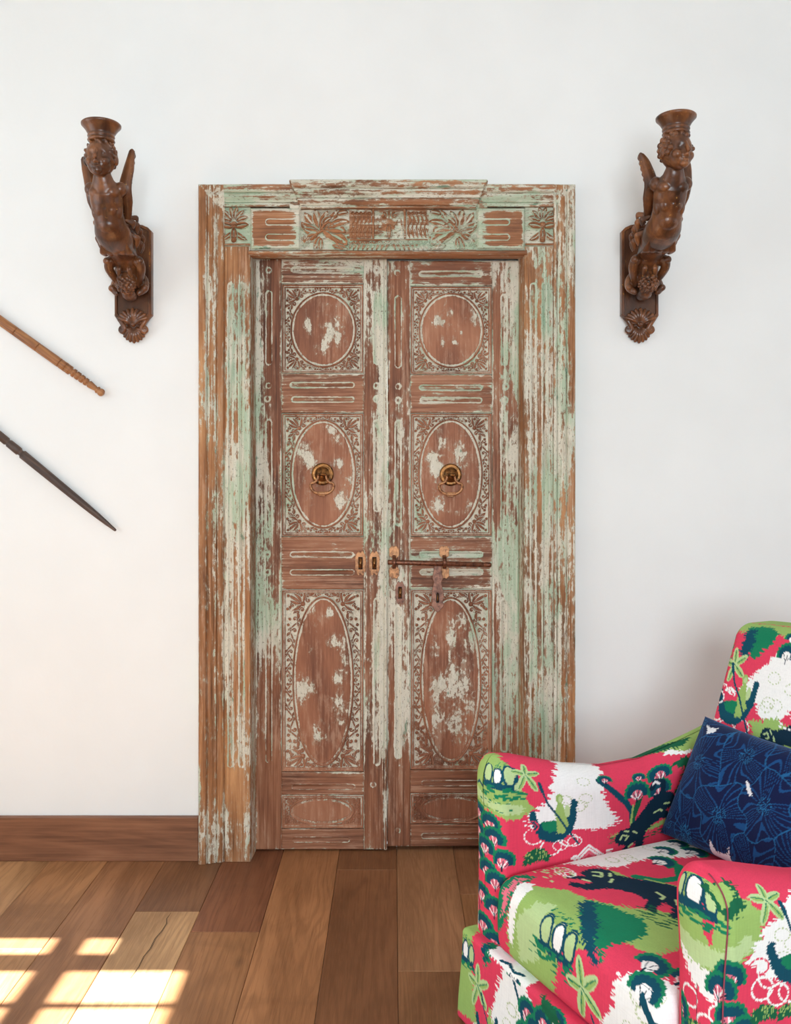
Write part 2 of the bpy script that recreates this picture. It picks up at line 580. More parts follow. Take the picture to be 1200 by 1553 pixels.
# the long split in the pale plank
cp = [(-0.634, -0.365), (-0.638, -0.40), (-0.631, -0.43), (-0.634, -0.47), (-0.641, -0.51), (-0.640, -0.56), (-0.647, -0.60), (-0.646, -0.65), (-0.652, -0.70)]
V, F = [], []
for i, (x, y) in enumerate(cp):
    w = 0.0019 * math.sin(PI * (i + .35) / len(cp)) + 0.0003
    for dx, dz in ((-w, 0.0003), (0, -0.0004), (w, 0.0003)):
        V.append((x + dx - pale.location.x, y - pale.location.y, dz + 0.0002))
for i in range(len(cp) - 1):
    for j in range(2):
        F.append((3 * i + j, 3 * i + j + 1, 3 * i + 4 + j, 3 * i + 3 + j))
link('split', poly_mesh('split', V, F), M_HOLE, pale)

# ------------------------------------------------------------------ carved reliefs
def sm(x, a, b):
    t = np.clip((x - a) / (b - a), 0, 1)
    return t * t * (3 - 2 * t)


def bez(p0, p1, p2, n=14):
    t = np.linspace(0, 1, n)[:, None]
    p0, p1, p2 = map(np.asarray, (p0, p1, p2))
    return (1 - t) ** 2 * p0 + 2 * t * (1 - t) * p1 + t * t * p2


class Relief:
    """a timber slab whose front is carved: H is the height towards the room, P how much paint is left"""

    def __init__(self, x0, x1, z0, z1, rx=0.002, rz=0.002):
        nx, nz = max(2, int(round((x1 - x0) / rx)) + 1), max(2, int(round((z1 - z0) / rz)) + 1)
        self.x0, self.x1, self.z0, self.z1 = x0, x1, z0, z1
        self.xs, self.zs = np.linspace(x0, x1, nx), np.linspace(z0, z1, nz)
        self.X, self.Z = np.meshgrid(self.xs, self.zs)
        self.H = np.zeros((nz, nx))
        self.P = np.full((nz, nx), -0.3)
        self.C = np.zeros((nz, nx))

    def edge(self):
        return np.minimum(np.minimum(self.X - self.x0, self.x1 - self.X), np.minimum(self.Z - self.z0, self.z1 - self.Z))

    def win(self, x, z, r):
        i0, i1 = np.searchsorted(self.xs, [x - r, x + r])
        j0, j1 = np.searchsorted(self.zs, [z - r, z + r])
        return slice(j0, j1), slice(i0, i1)

    def splat(self, x, z, r, h):
        w = self.win(x, z, r)
        d2 = ((self.X[w] - x) ** 2 + (self.Z[w] - z) ** 2) / (r * r)
        self.C[w] = np.maximum(self.C[w], h * np.sqrt(np.clip(1 - d2, 0, 1)))

    def stroke(self, pts, r0, r1, h, prof=None):
        pts = np.asarray(pts)
        seg = np.r_[0, np.cumsum(np.hypot(*np.diff(pts, axis=0).T))]
        L = seg[-1]
        n = max(2, int(L / (0.4 * max(0.0012, min(r0, r1) if prof is None else r0 * .5))) + 1)
        s = np.linspace(0, L, n)
        xs, zs = np.interp(s, seg, pts[:, 0]), np.interp(s, seg, pts[:, 1])
        for x, z, t in zip(xs, zs, s / max(L, 1e-9)):
            r = (r0 + (r1 - r0) * t) if prof is None else max(0.001, r0 * prof(t))
            self.splat(x, z, r, h)

    def leaf(self, p0, p2, w, h, bend=0.0, vein=True):
        p0, p2 = np.asarray(p0, float), np.asarray(p2, float)
        d = p2 - p0
        mid = (p0 + p2) / 2 + np.array([-d[1], d[0]]) * bend
        pts = bez(p0, mid, p2)

        def prof(t):
            return math.sin(PI * min(1, t * .93 + .07)) ** 0.8
        for (x, z), t in zip(bez(p0, mid, p2, 12), np.linspace(0, 1, 12)):   # cut a channel round the leaf first
            r = w * prof(t) + .0013
            wn = self.win(x, z, r)
            self.C[wn] = np.where((self.X[wn] - x) ** 2 + (self.Z[wn] - z) ** 2 < r * r, np.minimum(self.C[wn], .12 * h), self.C[wn])
        self.stroke(pts, w, w, h, prof=prof)
        if vein:
            for x, z in bez(p0, mid, p2, 18)[2:-2]:
                wn = self.win(x, z, w * .35)
                d2 = ((self.X[wn] - x) ** 2 + (self.Z[wn] - z) ** 2) / (w * .35) ** 2
                self.C[wn] -= 0.30 * h * np.clip(1 - d2, 0, 1) * (self.C[wn] > .3 * h)

    def curl(self, c, r, a0, turns, w, h, ball=True):
        t = np.linspace(0, 1, 22)
        rr = r * (1 - 0.78 * t)
        a = a0 + turns * 2 * PI * t
        pts = np.stack([c[0] + rr * np.cos(a), c[1] + rr * np.sin(a)], -1)
        self.stroke(pts, w, w * .7, h)
        if ball:
            self.splat(c[0], c[1], r * .36, h * 1.05)
        return pts[0]

    def flute(self, x0, x1, z0, z1, depth=0.0045, paint=0.30, bead=0.0014, line=0.70):
        r = min(x1 - x0, z1 - z0) / 2
        cx, cz = (x0 + x1) / 2, (z0 + z1) / 2
        dx = np.maximum(np.abs(self.X - cx) - ((x1 - x0) / 2 - r), 0)
        dz = np.maximum(np.abs(self.Z - cz) - ((z1 - z0) / 2 - r), 0)
        d = np.hypot(dx, dz) - r
        self.H -= depth * np.clip(-d / r, 0, 1) ** 0.8
        self.H += bead * np.exp(-((d - .0006) / 0.0021) ** 2)
        self.P = np.where(d < 0.0005, np.maximum(self.P, paint), self.P)
        self.P += line * np.exp(-((d - .001) / 0.0024) ** 2)

    def peg(self, x, z, r=0.0085):
        d = np.hypot(self.X - x, self.Z - z) - r
        self.H += -0.0022 * np.exp(-(d / 0.0016) ** 2) + np.where(d < 0, 0.0012, 0)
        self.P += 0.60 * np.exp(-(d / 0.003) ** 2)

    def blob(self, x, z, rx, rz, v):
        self.P += v * np.exp(-(((self.X - x) / rx) ** 2 + ((self.Z - z) / rz) ** 2))

    def build(self, name, mat, parent, yb, thick):
        nz, nx = self.H.shape
        V = np.stack([self.X, yb - self.H, self.Z], -1).reshape(-1, 3)
        idx = np.arange(nx * nz).reshape(nz, nx)
        F = np.stack([idx[:-1, :-1], idx[:-1, 1:], idx[1:, 1:], idx[1:, :-1]], -1).reshape(-1, 4)
        ring = np.r_[idx[0, :-1], idx[:-1, -1], idx[-1, :0:-1], idx[:0:-1, 0]]
        R1 = V[ring].copy()
        R2 = V[ring].copy()
        R2[:, 1] = yb + thick
        m, b = len(ring), len(V)
        k = np.arange(m)
        kn = (k + 1) % m
        S = np.stack([b + kn, b + k, b + m + k, b + m + kn], -1)
        # the back is one column of quads between the two long sides
        back = np.array([[b + m + 0, b + m + nx - 1, b + m + nx - 1 + nz - 1, b + m + 2 * (nx - 1) + nz - 1]])
        VV = np.r_[V, R1, R2]
        me = fast_mesh(name, VV, np.r_[F, S, back[:, ::-1]])
        a = me.attributes.new('paint', 'FLOAT', 'POINT')
        p = np.r_[self.P.ravel(), self.P.ravel()[ring], self.P.ravel()[ring]]
        a.data.foreach_set('value', p.astype(np.float32))
        return link(name, me, mat, parent)


def low_fade(R, k=0.35):
    R.P -= k * (1 - sm(R.Z, 0.22, 0.46))


def carve_frame(R, A, B, rx, rz, cx, cz):
    """scrolling foliage between an oval and the panel's edge, one quarter mirrored four times"""
    q = Relief(0, A, 0, B, R.xs[1] - R.xs[0], R.zs[1] - R.zs[0])
    ts = np.linspace(PI / 2, 0, 240)
    ex, ez = rx * np.cos(ts), rz * np.sin(ts)
    nx_, nz_ = np.cos(ts) / rx, np.sin(ts) / rz
    L = np.hypot(nx_, nz_)
    nx_, nz_ = nx_ / L, nz_ / L
    wx = np.where(nx_ > 1e-3, (A - ex) / np.maximum(nx_, 1e-3), 9)
    wz = np.where(nz_ > 1e-3, (B - ez) / np.maximum(nz_, 1e-3), 9)
    w = np.minimum(wx, wz)
    i0 = int(np.argmax(w))
    D = math.hypot(A - ex[i0], B - ez[i0])
    we = np.clip(w, .012, .030)
    mx, mz = ex + nx_ * we * .50, ez + nz_ * we * .50
    N = len(ts)
    tx, tz = np.gradient(mx), np.gradient(mz)
    l = np.hypot(tx, tz) + 1e-9
    tx, tz = tx / l, tz / l
    ds = l
    # two vines run from the corner, one to the top middle and one to the side middle
    for d in (-1, 1):
        ids = np.arange(i0, -1, -1) if d < 0 else np.arange(i0, N)
        if len(ids) < 6:
            continue
        ph = np.cumsum(ds[ids] * PI / (1.30 * we[ids]))
        ph -= ph[0]
        nh = max(1, round(ph[-1] / PI))
        ph *= (nh * PI) / ph[-1]
        amp = .27 * we[ids] * np.sin(ph) * np.clip(np.arange(len(ids)) / 8, 0, 1)
        sx, sz = mx[ids] + nx_[ids] * amp, mz[ids] + nz_[ids] * amp
        q.stroke(np.stack([sx, sz], -1), .0029, .0025, .0066)
        for k in range(nh):
            j = int(np.argmin(np.abs(ph - (k + .5) * PI)))
            i = ids[j]
            sg = 1 if k % 2 == 0 else -1
            r = .26 * we[i]
            c = (mx[i] - nx_[i] * sg * .17 * we[i], mz[i] - nz_[i] * sg * .17 * we[i])
            q.curl(c, r, math.atan2(nz_[i] * sg, nx_[i] * sg), 1.0 * sg * d, max(.0022, r * .34), .0066)
            for f, le in ((.8, .95), (-.6, .8)):
                jj = int(np.clip(np.argmin(np.abs(ph - ((k + .5) * PI + f))), 0, len(ids) - 1))
                ii = ids[jj]
                ln = le * we[ii] * .62
                p0 = np.array([sx[jj], sz[jj]])
                dv = np.array([nx_[ii] * sg * .55 + tx[ii] * d * .8, nz_[ii] * sg * .55 + tz[ii] * d * .8])
                q.leaf(p0, p0 + dv * ln, max(.0032, ln * .26), .0080, .25 * sg, vein=ln > .012)
    # corner spray: broad leaves, curls and berries filling the spandrel
    if D > .022:
        o = np.array([ex[i0], ez[i0]]) + np.array([A - ex[i0], B - ez[i0]]) * .20
        cd = np.array([A, B]) - o
        Dc = np.hypot(*cd)
        def rot(an, ln):
            ca, sa = math.cos(an), math.sin(an)
            return np.array([cd[0] * ca - cd[1] * sa, cd[0] * sa + cd[1] * ca]) * ln
        for an, ln, r_ in ((.66, .52, .150), (-.66, .52, .150), (1.55, .46, .125), (-1.55, .46, .125)):
            c = o + rot(an, ln)
            sgn = np.sign(an)
            tip_ = q.curl(c, Dc * r_, math.atan2(*(rot(an, -1)[::-1])), .95 * sgn, max(.0024, Dc * .042), .0082)
            q.stroke(bez(o, o + rot(an * .6, ln * .5), tip_), .0024, .0028, .0078)
            q.leaf(c + rot(an, .06), c + rot(an + .5 * sgn, .40), max(.0034, Dc * .075), .0090, .3 * sgn)
        for an, ln in ((0, .88), (.30, .66), (-.30, .66), (1.1, .62), (-1.1, .62)):
            v = rot(an, ln)
            q.leaf(o + v * .18, o + v, max(.0034, Dc * .072), .0094, .18 * np.sign(an))
        q.splat(*o, max(.004, Dc * .12), .0102)
        br = max(.0036, .062 * Dc + .0012)
        for ax_, az_ in ((.62, .07), (.07, .62), (.10, .10), (1.02, .16), (.16, 1.02), (1.25, .10), (.10, 1.25)):
            bx, bz = A - ax_ * D, B - az_ * D
            e_ = (bx / rx) ** 2 + (bz / rz) ** 2
            if bx > 0 and bz > 0 and e_ > 1.12:
                for r_ in (br + .0012,):
                    wn = q.win(bx, bz, r_)
                    q.C[wn] = np.where((q.X[wn] - bx) ** 2 + (q.Z[wn] - bz) ** 2 < r_ * r_, np.minimum(q.C[wn], .001), q.C[wn])
                q.splat(bx, bz, br, .0090)
    ax, az = np.abs(R.X - cx), np.abs(R.Z - cz)
    ii = np.clip(np.rint(ax / (q.xs[1] - q.xs[0])).astype(int), 0, q.C.shape[1] - 1)
    jj = np.clip(np.rint(az / (q.zs[1] - q.zs[0])).astype(int), 0, q.C.shape[0] - 1)
    return q.C[jj, ii]


def ell(R, cx, cz, rx, rz):
    x, z = R.X - cx, R.Z - cz
    k = np.sqrt((x / rx) ** 2 + (z / rz) ** 2) + 1e-9
    g = np.sqrt((x / rx ** 2) ** 2 + (z / rz ** 2) ** 2) / k + 1e-9
    return (k - 1) / g


def carved_panel(x0, x1, z0, z1, cx, cz, rx, rz, blobs, ground=0.62, wood_top=-0.75):
    R = Relief(x0, x1, z0, z1, 0.0013, 0.0013 if z1 - z0 < .45 else 0.0015)
    e = R.edge()
    H = np.interp(e, [0, .0016, .004, .0068, .008, .0095, .0125, .0140], [-.003, .0022, .0032, -.002, -.0035, .0005, -.0055, -.0120])
    P = np.interp(e, [0, .0016, .003, .0060, .0070, .0084, .0096, .0114, .0126], [.65, .45, -.55, -.55, .50, .50, -.45, -.40, .60])
    d = ell(R, cx, cz, rx, rz)
    inner = e > 0.0125
    A, B = (x1 - x0) / 2 - 0.0135, (z1 - z0) / 2 - 0.0135
    c = carve_frame(R, A, B, rx + .009, rz + .009, (x0 + x1) / 2, (z0 + z1) / 2)
    ring = np.interp(d, [-.004, -.0022, 0, .002, .0035, .006, .0085, .010], [-.0032, -.0056, -.0030, -.0058, -.0034, .0005, -.0040, -.0120])
    pr = np.interp(d, [-.005, -.002, 0.0015, .003, .0045, .0075, .010], [-.32, .18, .38, .0, -.7, -.5, ground])
    t = np.clip(c / 0.0070, 0, 1)
    ground_h = -0.012 + c
    gp = ground + (wood_top - ground) * sm(t, 0.34, 0.74)
    Hf = np.where(d < .010, ring, ground_h)
    Pf = np.where(d < .010, pr, gp)
    Hf = np.where(d < -.004, -.0032, Hf)
    Pf = np.where(d < -.005, -.40, Pf)
    R.H = np.where(inner, Hf, H)
    R.P = np.where(inner, Pf, P)
    for bx, bz, brx, brz, v in blobs:
        m = R.P.copy()
        R.blob(bx, bz, brx, brz, v)
        R.P = np.where((d < -.006), R.P, m)
    return R


# pixel rows and columns of the photograph were turned into metres once; LX, LZ are metres on the leaf plane
KL = 2.99 / 1364


def LX(px):
    return (px - 597) * KL


def LZ(py):
    return 1.24 - (py - 725) * KL


def plain(name, mat, x0, x1, y0, y1, par, level, flutes=(), pegs=(), blobs=(), yb=0.06, thick=0.035, rx=0.0022, rz=0.0022, horiz=False, fade=True):
    R = Relief(x0, x1, z0=y0, z1=y1, rx=rx, rz=rz)
    e = R.edge()
    R.H -= 0.0018 * np.exp(-(e / 0.0018) ** 2)
    R.P[:] = level
    R.P += 0.36 * np.exp(-(e / 0.006) ** 2)
    for f in flutes:
        R.flute(*f[:4], paint=(f[4] if len(f) > 4 else .12) - .26)
    for p in pegs:
        R.peg(*p)
    for b in blobs:
        R.blob(*b)
    if fade:
        low_fade(R)
    return R.build(name, mat, par, yb, thick)


def door_leaf(name, label, L, yb):
    """L: every measure of one leaf, in photograph pixels"""
    d = empty(name, (0, 0, 0))
    tag(d, label, kind='structure')
    zt, zb = LZ(L['top']), LZ(L['bottom'])
    x0, xa_, xb_, x1 = [LX(v) for v in L['cols']]
    for (a, b, fl_, pg, bl, lv, nm) in ((x0, xa_, L['fl_left'], L['pg_left'], L['bl_left'], L['lv'][0], 'stile'), (xb_, x1, L['fl_right'], L['pg_right'], L['bl_right'], L['lv'][1], 'stile')):
        c, w = fl_[0]
        flutes = [(LX(c - w / 2), LX(c + w / 2), LZ(q1), LZ(q0), p) for q0, q1, p in fl_[1:]]
        plain(nm, M_DOOR_V, a, b, zb, zt, d, lv, flutes, [(LX(x), LZ(y)) for x, y in pg], [(LX(x), LZ(y), rx * KL, ry * KL, v) for x, y, rx, ry, v in bl], yb, rx=.0016, rz=.0035)
    for (y0, y1, fl_, lv) in L['rails']:
        flutes = [(LX(a), LX(b), LZ(c + 3.6), LZ(c - 3.6), p) for a, b, c, p in fl_]
        plain('rail', M_DOOR_H, xa_ + .0004, xb_ - .0004, LZ(y1), LZ(y0), d, lv, flutes, yb=yb + .0006, rx=.0032, rz=.0015)
    for (y0, y1, cx, cy, rx, ry, bl, gr, wt) in L['panels']:
        R = carved_panel(xa_ + .0004, xb_ - .0004, LZ(y1) + .0004, LZ(y0) - .0004, LX(cx), LZ(cy), rx * KL, ry * KL,
                         [(LX(x), LZ(y), a * KL, b * KL, v) for x, y, a, b, v in bl], gr, wt)
        low = 1 - sm(R.Z, 0.26, 0.62)
        R.P -= low * np.where(R.P > .2, .42, .15)
        R.build('panel', M_PANEL, d, yb + .003, .03)
    return d


LEFT = dict(top=393, bottom=1288, cols=(388, 427, 552, 583), lv=(-.24, -.12),
            fl_left=[(408, 8), (442, 553, -.05), (637, 802, -.02), (908, 1156, .02)],
            fl_right=[(572, 8.5), (445, 552, .45), (638, 775, .30), (908, 1160, .32)],
            pg_left=[(408, 410), (408, 585), (406, 605), (406, 841), (406, 868)], pg_right=[(572, 410), (571, 585), (571, 605), (566, 1190)],
            bl_left=[(392, 520, 9, 200, .38), (396, 850, 16, 120, .35), (394, 700, 10, 60, .3), (410, 930, 20, 50, .3), (420, 500, 12, 90, -.3), (420, 650, 12, 70, -.2)],
            bl_right=[(582, 520, 6, 200, .5), (580, 1000, 8, 200, .35), (580, 640, 8, 120, .4), (560, 400, 40, 12, .3)],
            rails=[(393, 430, [(443, 538, 410, .35)], -.10), (566.5, 626, [(441, 537, 584, .1), (443, 537, 606, .2)], -.36),
                   (814, 893.5, [(441, 536, 841, -.1), (441, 537, 868, -.1)], -.42), (1171, 1205.5, [(443, 538, 1193, -.05)], -.25), (1257, 1288, [(445, 530, 1273, -.2)], -.3)],
            panels=[(430.5, 566, 490.5, 500, 46.5, 53.5, [(467, 490, 6, 10, .62), (471, 500, 5, 10, .5), (501, 505, 7, 14, .62), (492, 526, 6, 12, .62), (476, 524, 5, 8, .3), (512, 515, 5, 20, .3), (512, 488, 12, 24, .12)], .62, -.8),
                    (626.5, 813.5, 490, 719, 46.5, 79, [(500, 648, 16, 8, .5), (508, 668, 10, 12, .5), (458, 680, 10, 14, .5), (468, 700, 14, 10, .55), (510, 702, 12, 9, .6), (512, 756, 10, 14, .5), (456, 725, 10, 16, .22), (520, 764, 8, 10, .4), (490, 780, 20, 20, -.25)], .70, -.8),
                    (894, 1170.5, 490, 1034, 43, 125, [(475, 926, 6, 12, .4), (501, 930, 8, 10, .55), (503, 970, 10, 10, .6), (520, 990, 10, 30, .5), (468, 1045, 14, 14, .6), (455, 1060, 8, 24, .4), (512, 1030, 12, 10, .5), (518, 1075, 14, 18, .62), (482, 1110, 8, 14, .7), (520, 1095, 10, 10, .4), (490, 1000, 40, 30, -.12)], .66, -.72),
                    (1206, 1256.5, 488, 1231, 45, 17.5, [], .32, -.65)])
RIGHT = dict(top=395, bottom=1284, cols=(587.5, 622.5, 747, 787), lv=(-.28, -.04),
             fl_left=[(604, 8.5), (449, 557, .0), (639, 797, .25), (921, 1150, .40)],
             fl_right=[(765, 8.5), (447, 553, .5), (639, 800, .22), (910, 1140, .30)],
             pg_left=[(603, 414), (604, 586), (604, 607), (603, 1260)], pg_right=[(767, 586), (766, 606), (767, 868)],
             bl_left=[(598, 930, 16, 50, .5), (612, 1040, 10, 110, .35), (606, 500, 14, 100, -.22), (604, 405, 16, 8, .3), (596, 820, 9, 70, .3), (612, 880, 10, 30, .3)],
             bl_right=[(779, 500, 8, 120, .35), (784, 520, 3, 60, .1), (760, 840, 20, 60, .3), (755, 500, 8, 90, -.45), (750, 700, 8, 90, -.35), (775, 900, 10, 200, .15), (765, 1000, 14, 120, .12)],
             rails=[(395, 433, [(637, 731, 415, .35)], -.18), (568, 626, [(637, 731, 588, .2), (638, 731, 607, .3)], -.30),
                    (814, 893.5, [(638, 732, 841, .4), (638, 732, 868, .4)], -.26), (1168.5, 1203.5, [(640, 736, 1188, -.05)], -.28), (1251, 1284, [(640, 736, 1268, -.15)], -.3)],
             panels=[(433.5, 567.5, 685, 500.5, 46, 53.5, [(664, 487, 9, 8, .68), (684, 473, 8, 7, .5), (720, 484, 6, 14, .5), (672, 517, 4, 8, .6), (690, 519, 4, 4, .6), (700, 503, 3, 5, .5), (655, 505, 5, 14, .25), (715, 466, 8, 8, .3), (700, 490, 40, 8, .1)], .62, -.8),
                     (626.5, 813.5, 683.5, 719, 45.5, 80, [(656, 693, 12, 10, .62), (697, 686, 12, 16, .62), (700, 712, 8, 14, .45), (662, 712, 8, 10, .45), (664, 768, 14, 12, .62), (690, 776, 12, 8, .4), (712, 770, 6, 16, .4), (672, 672, 8, 8, .5), (668, 655, 10, 8, .3)], .66, -.8),
                     (894, 1168, 684, 1032, 43, 122, [(682, 963, 10, 22, .68), (704, 942, 8, 14, .55), (660, 985, 10, 24, .45), (714, 970, 10, 20, .5), (682, 995, 4, 12, .5), (665, 1040, 10, 20, .62), (686, 1040, 10, 24, .6), (708, 1045, 10, 26, .55), (690, 1100, 22, 24, .66), (660, 1085, 10, 24, .45), (708, 1124, 10, 14, .55), (716, 1075, 8, 12, .45)], .52, -.72),
                     (1204, 1250.5, 686, 1228, 45, 17, [], .25, -.65)])
door_l = door_leaf('door_1', 'left leaf of the carved antique door, brown wood with flaking cream paint', LEFT, 0.058)
door_r = door_leaf('door_2', 'right leaf of the carved antique door, carrying the long sliding bolt', RIGHT, 0.062)
# meeting strip on the left leaf laps over the right leaf
plain('meeting_strip', M_DOOR_V, LX(583) + .0004, LX(587), LZ(1288), LZ(393), door_l, -.05, yb=.053, thick=.036, rx=.0012, rz=.004)


# ------------------------------------------------------------------ frame around the leaves
KF = 2.905 / 1364


def FX(px):
    return (px - 597) * KF


def FZ(py):
    return 1.24 - (py - 725) * KF


frame = empty('trim_1', (0, 0, 0))
tag(frame, 'carved antique door frame of brown timber with flaking mint paint', kind='structure')
FO_L, FO_R, FO_T = FX(302), FX(872), FZ(281)
PD = np.array([0, 2, 5, 16, 24, 27, 29.5, 32, 40, 52, 56, 58.5, 61, 70, 78, 81, 84, 90]) / 1000
PH = np.array([34, 43, 47, 48.5, 46, 43, 33, 40, 41, 34, 33, 25, 34, 32.5, 28, 20, 28, 27]) / 1000
PB = np.array([.25, .2, -.2, -.3, -.05, .3, .1, .30, -.30, .25, .25, .0, .25, -.35, .1, .2, .2, -.2])


def moulding(x0, x1, z0, z1, mode, lv, rx, rz, blobs=(), dz=0.0, dh=0.0, name='architrave_moulding', mat=None):
    R = Relief(x0, x1, z0, z1, rx, rz)
    dx = np.minimum(R.X - FO_L, FO_R - R.X)
    dt = FO_T + dz - R.Z
    if mode == 'side':
        dd = dx * (0.0855 / (FX(342) - FX(302)))
        top_bit = dt < dx
        dd = np.where(top_bit, dt, dd)
    else:
        dd = np.minimum(dt, dx) if mode == 'top' else dt
    R.H = np.interp(dd, PD, PH) + dh
    R.P = np.interp(dd, PD, PB) * .6 + lv
    if mode == 'side':
        R.P = np.where(top_bit, R.P + .22, R.P)
        R.P += .5 * np.exp(-((dt - dx) / .003) ** 2)
    wob = np.interp(R.Z if mode == 'side' else R.X, np.linspace(-1, 2.4, 40), rng.normal(0, .0007, 40))
    R.H += wob
    for b in blobs:
        R.blob(*b)
    if mode == 'side':
        low_fade(R, .15)
    R.build(name, mat or (M_FRAME_V if mode == 'side' else M_FRAME_H), frame, 0, -0.0005)


moulding(FO_L, FX(341), 0.001, FO_T, 'side', -.20, .0012, .006, [(FX(318), FZ(480), .012, .25, .2), (FX(306), FZ(700), .01, .2, .15), (FX(322), FZ(950), .03, .2, -.15), (FX(318), .05, .05, .16, .38), (FX(306), .12, .008, .25, .3)])
moulding(FX(839.5), FO_R, 0.001, FO_T, 'side', -.02, .0012, .006, [(FX(866), FZ(360), .012, .15, .3), (FX(850), FZ(560), .02, .3, .1), (FX(855), FZ(1000), .02, .2, -.1)])
moulding(FX(341), FX(441), FZ(314), FO_T, 'top', .06, .003, .0012, [(FX(350), FZ(284), .05, .008, .2), (FX(390), FZ(306), .06, .012, .2)])
moulding(FX(738), FX(839.5), FZ(314), FO_T, 'top', .06, .003, .0012, [(FX(800), FZ(284), .05, .008, .25), (FX(760), FZ(306), .06, .012, .2)])
# the raised middle of the crown, with ends cut on the slant
R = Relief(FX(440), FX(739), FZ(318), FZ(276.5), .0022, .0012)
dt = FZ(276.5) - R.Z
sl = np.minimum(R.X - R.x0, R.x1 - R.X) - dt * .42
R.H = np.interp(dt, PD, PH) + .016 * sm(sl, -.003, .003)
R.H = np.where(sl < -.003, np.interp(dt - (FZ(276.5) - FO_T), PD, PH), R.H)
R.P = np.interp(dt, PD, PB) * .6 + .02
R.blob(FX(590), FZ(281), .3, .008, .22)
R.blob(FX(480), FZ(284), .06, .012, .15)
R.build('crown_moulding', M_FRAME_H, frame, 0, -0.0005)

# jambs with two long flutes each, and their returns towards the leaves
Z_J = FZ(374)
for nm, a, b, fl_, lv, bl in (('left', 341, 380, ((349.5, 6.5), (366.5, 7)), -.02, [(FX(360), FZ(400), .05, .05, -.55), (FX(372), FZ(470), .012, .07, -.2), (FX(375), FZ(980), .008, .2, -.45), (FX(360), FZ(1200), .06, .06, -.2), (FX(358), .07, .05, .10, .50), (FX(376), .12, .010, .14, .3)]),
                              ('right', 795, 839.5, ((809, 7.5), (827, 7.5)), .0, [(FX(805), FZ(420), .05, .04, -.25), (FX(798), FZ(480), .008, .05, -.2), (FX(818), FZ(760), .008, .14, -.4), (FX(818), FZ(500), .007, .12, -.3), (FX(818), .07, .05, .10, .50)])):
    fls = [(FX(c - w / 2), FX(c + w / 2), FZ(1163 if nm == 'left' else 1180), FZ(430), .12) for c, w in fl_]
    R = Relief(FX(a), FX(b), 0.001, Z_J, .0013, .004)
    e = np.minimum(R.X - R.x0, R.x1 - R.X)
    R.H = .026 - .002 * np.exp(-(e / .002) ** 2)
    inner_e = (R.x1 - R.X) if nm == 'left' else (R.X - R.x0)
    R.H += np.interp(inner_e, [0, .002, .006, .008, .0095], [-.004, .0006, .0006, -.0012, 0])
    R.P[:] = lv
    for f in fls:
        R.flute(*f[:4], paint=f[4], depth=.004)
    for b_ in bl:
        R.blob(*b_)
    low_fade(R, .30)
    R.build('jamb', M_FRAME_V, frame, 0, .02)
for x, xl, sgn in ((FX(380), LX(388), 1), (FX(795), LX(787), -1)):
    n = 260
    zs = np.linspace(.001, FZ(381), n)
    ys = np.array([-.0235, -.02, .005, .012, .018, .058, .062, .075])
    xo = np.array([0, 0, .3, .32, .62, .95, 1.0, 1.0])
    YY, ZZ = np.meshgrid(ys, zs)
    XX = x + (xl - x) * np.tile(xo, (n, 1))
    V = np.r_[np.stack([XX, YY, ZZ], -1).reshape(-1, 3), np.stack([XX - sgn * .03, YY + .001, ZZ], -1).reshape(-1, 3)]
    m = len(ys)
    idx = np.arange(n * m).reshape(n, m)
    q = np.stack([idx[:-1, :-1], idx[:-1, 1:], idx[1:, 1:], idx[1:, :-1]], -1).reshape(-1, 4)
    ring = np.r_[idx[0, :-1], idx[:-1, -1], idx[-1, :0:-1], idx[:0:-1, 0]]
    rn = np.roll(ring, -1)
    S = np.stack([ring, rn, rn + n * m, ring + n * m], -1)
    F = np.r_[q, q[:, ::-1] + n * m, S]
    me = fast_mesh('jamb_return', V, F)
    me.attributes.new('paint', 'FLOAT', 'POINT').data.foreach_set('value', np.full(len(V), -.10, np.float32))
    link('jamb_return', me, M_FRAME_V, frame)

# lintel: two fluted pads, two flower carvings, figure friezes, shield, garland, lip
ZF0, ZF1 = FZ(380.5), FZ(316)
for a, b, cut, fx in ((379.5, 457, 1, (404, 452)), (723, 797, -1, (722, 772))):
    R = Relief(FX(a), FX(b), ZF0 + .002, ZF1 - .001, .0014, .0014)
    e = R.edge()
    R.H = .034 * np.ones_like(R.H) - .010 * (1 - sm(e, 0, .010)) ** 2
    zt_ = ZF1 - R.Z
    R.H += np.interp(zt_, [0, .003, .006, .009, .014], [.004, .006, .001, .003, 0])
    R.P[:] = -.5
    R.P += .95 * (1 - sm(e, .003, .020))
    free = (R.X - R.x0) if cut < 0 else (R.x1 - R.X)
    R.P += .75 * (1 - sm(free, .005, .05))
    for c in (338, 361):
        R.flute(FX(fx[0]), FX(fx[1]), FZ(c + 4), FZ(c - 4), paint=-.45, depth=.0035, line=1.0, bead=.0018)
    R.build('lintel_pad', M_FRAME_H, frame, 0, .02)


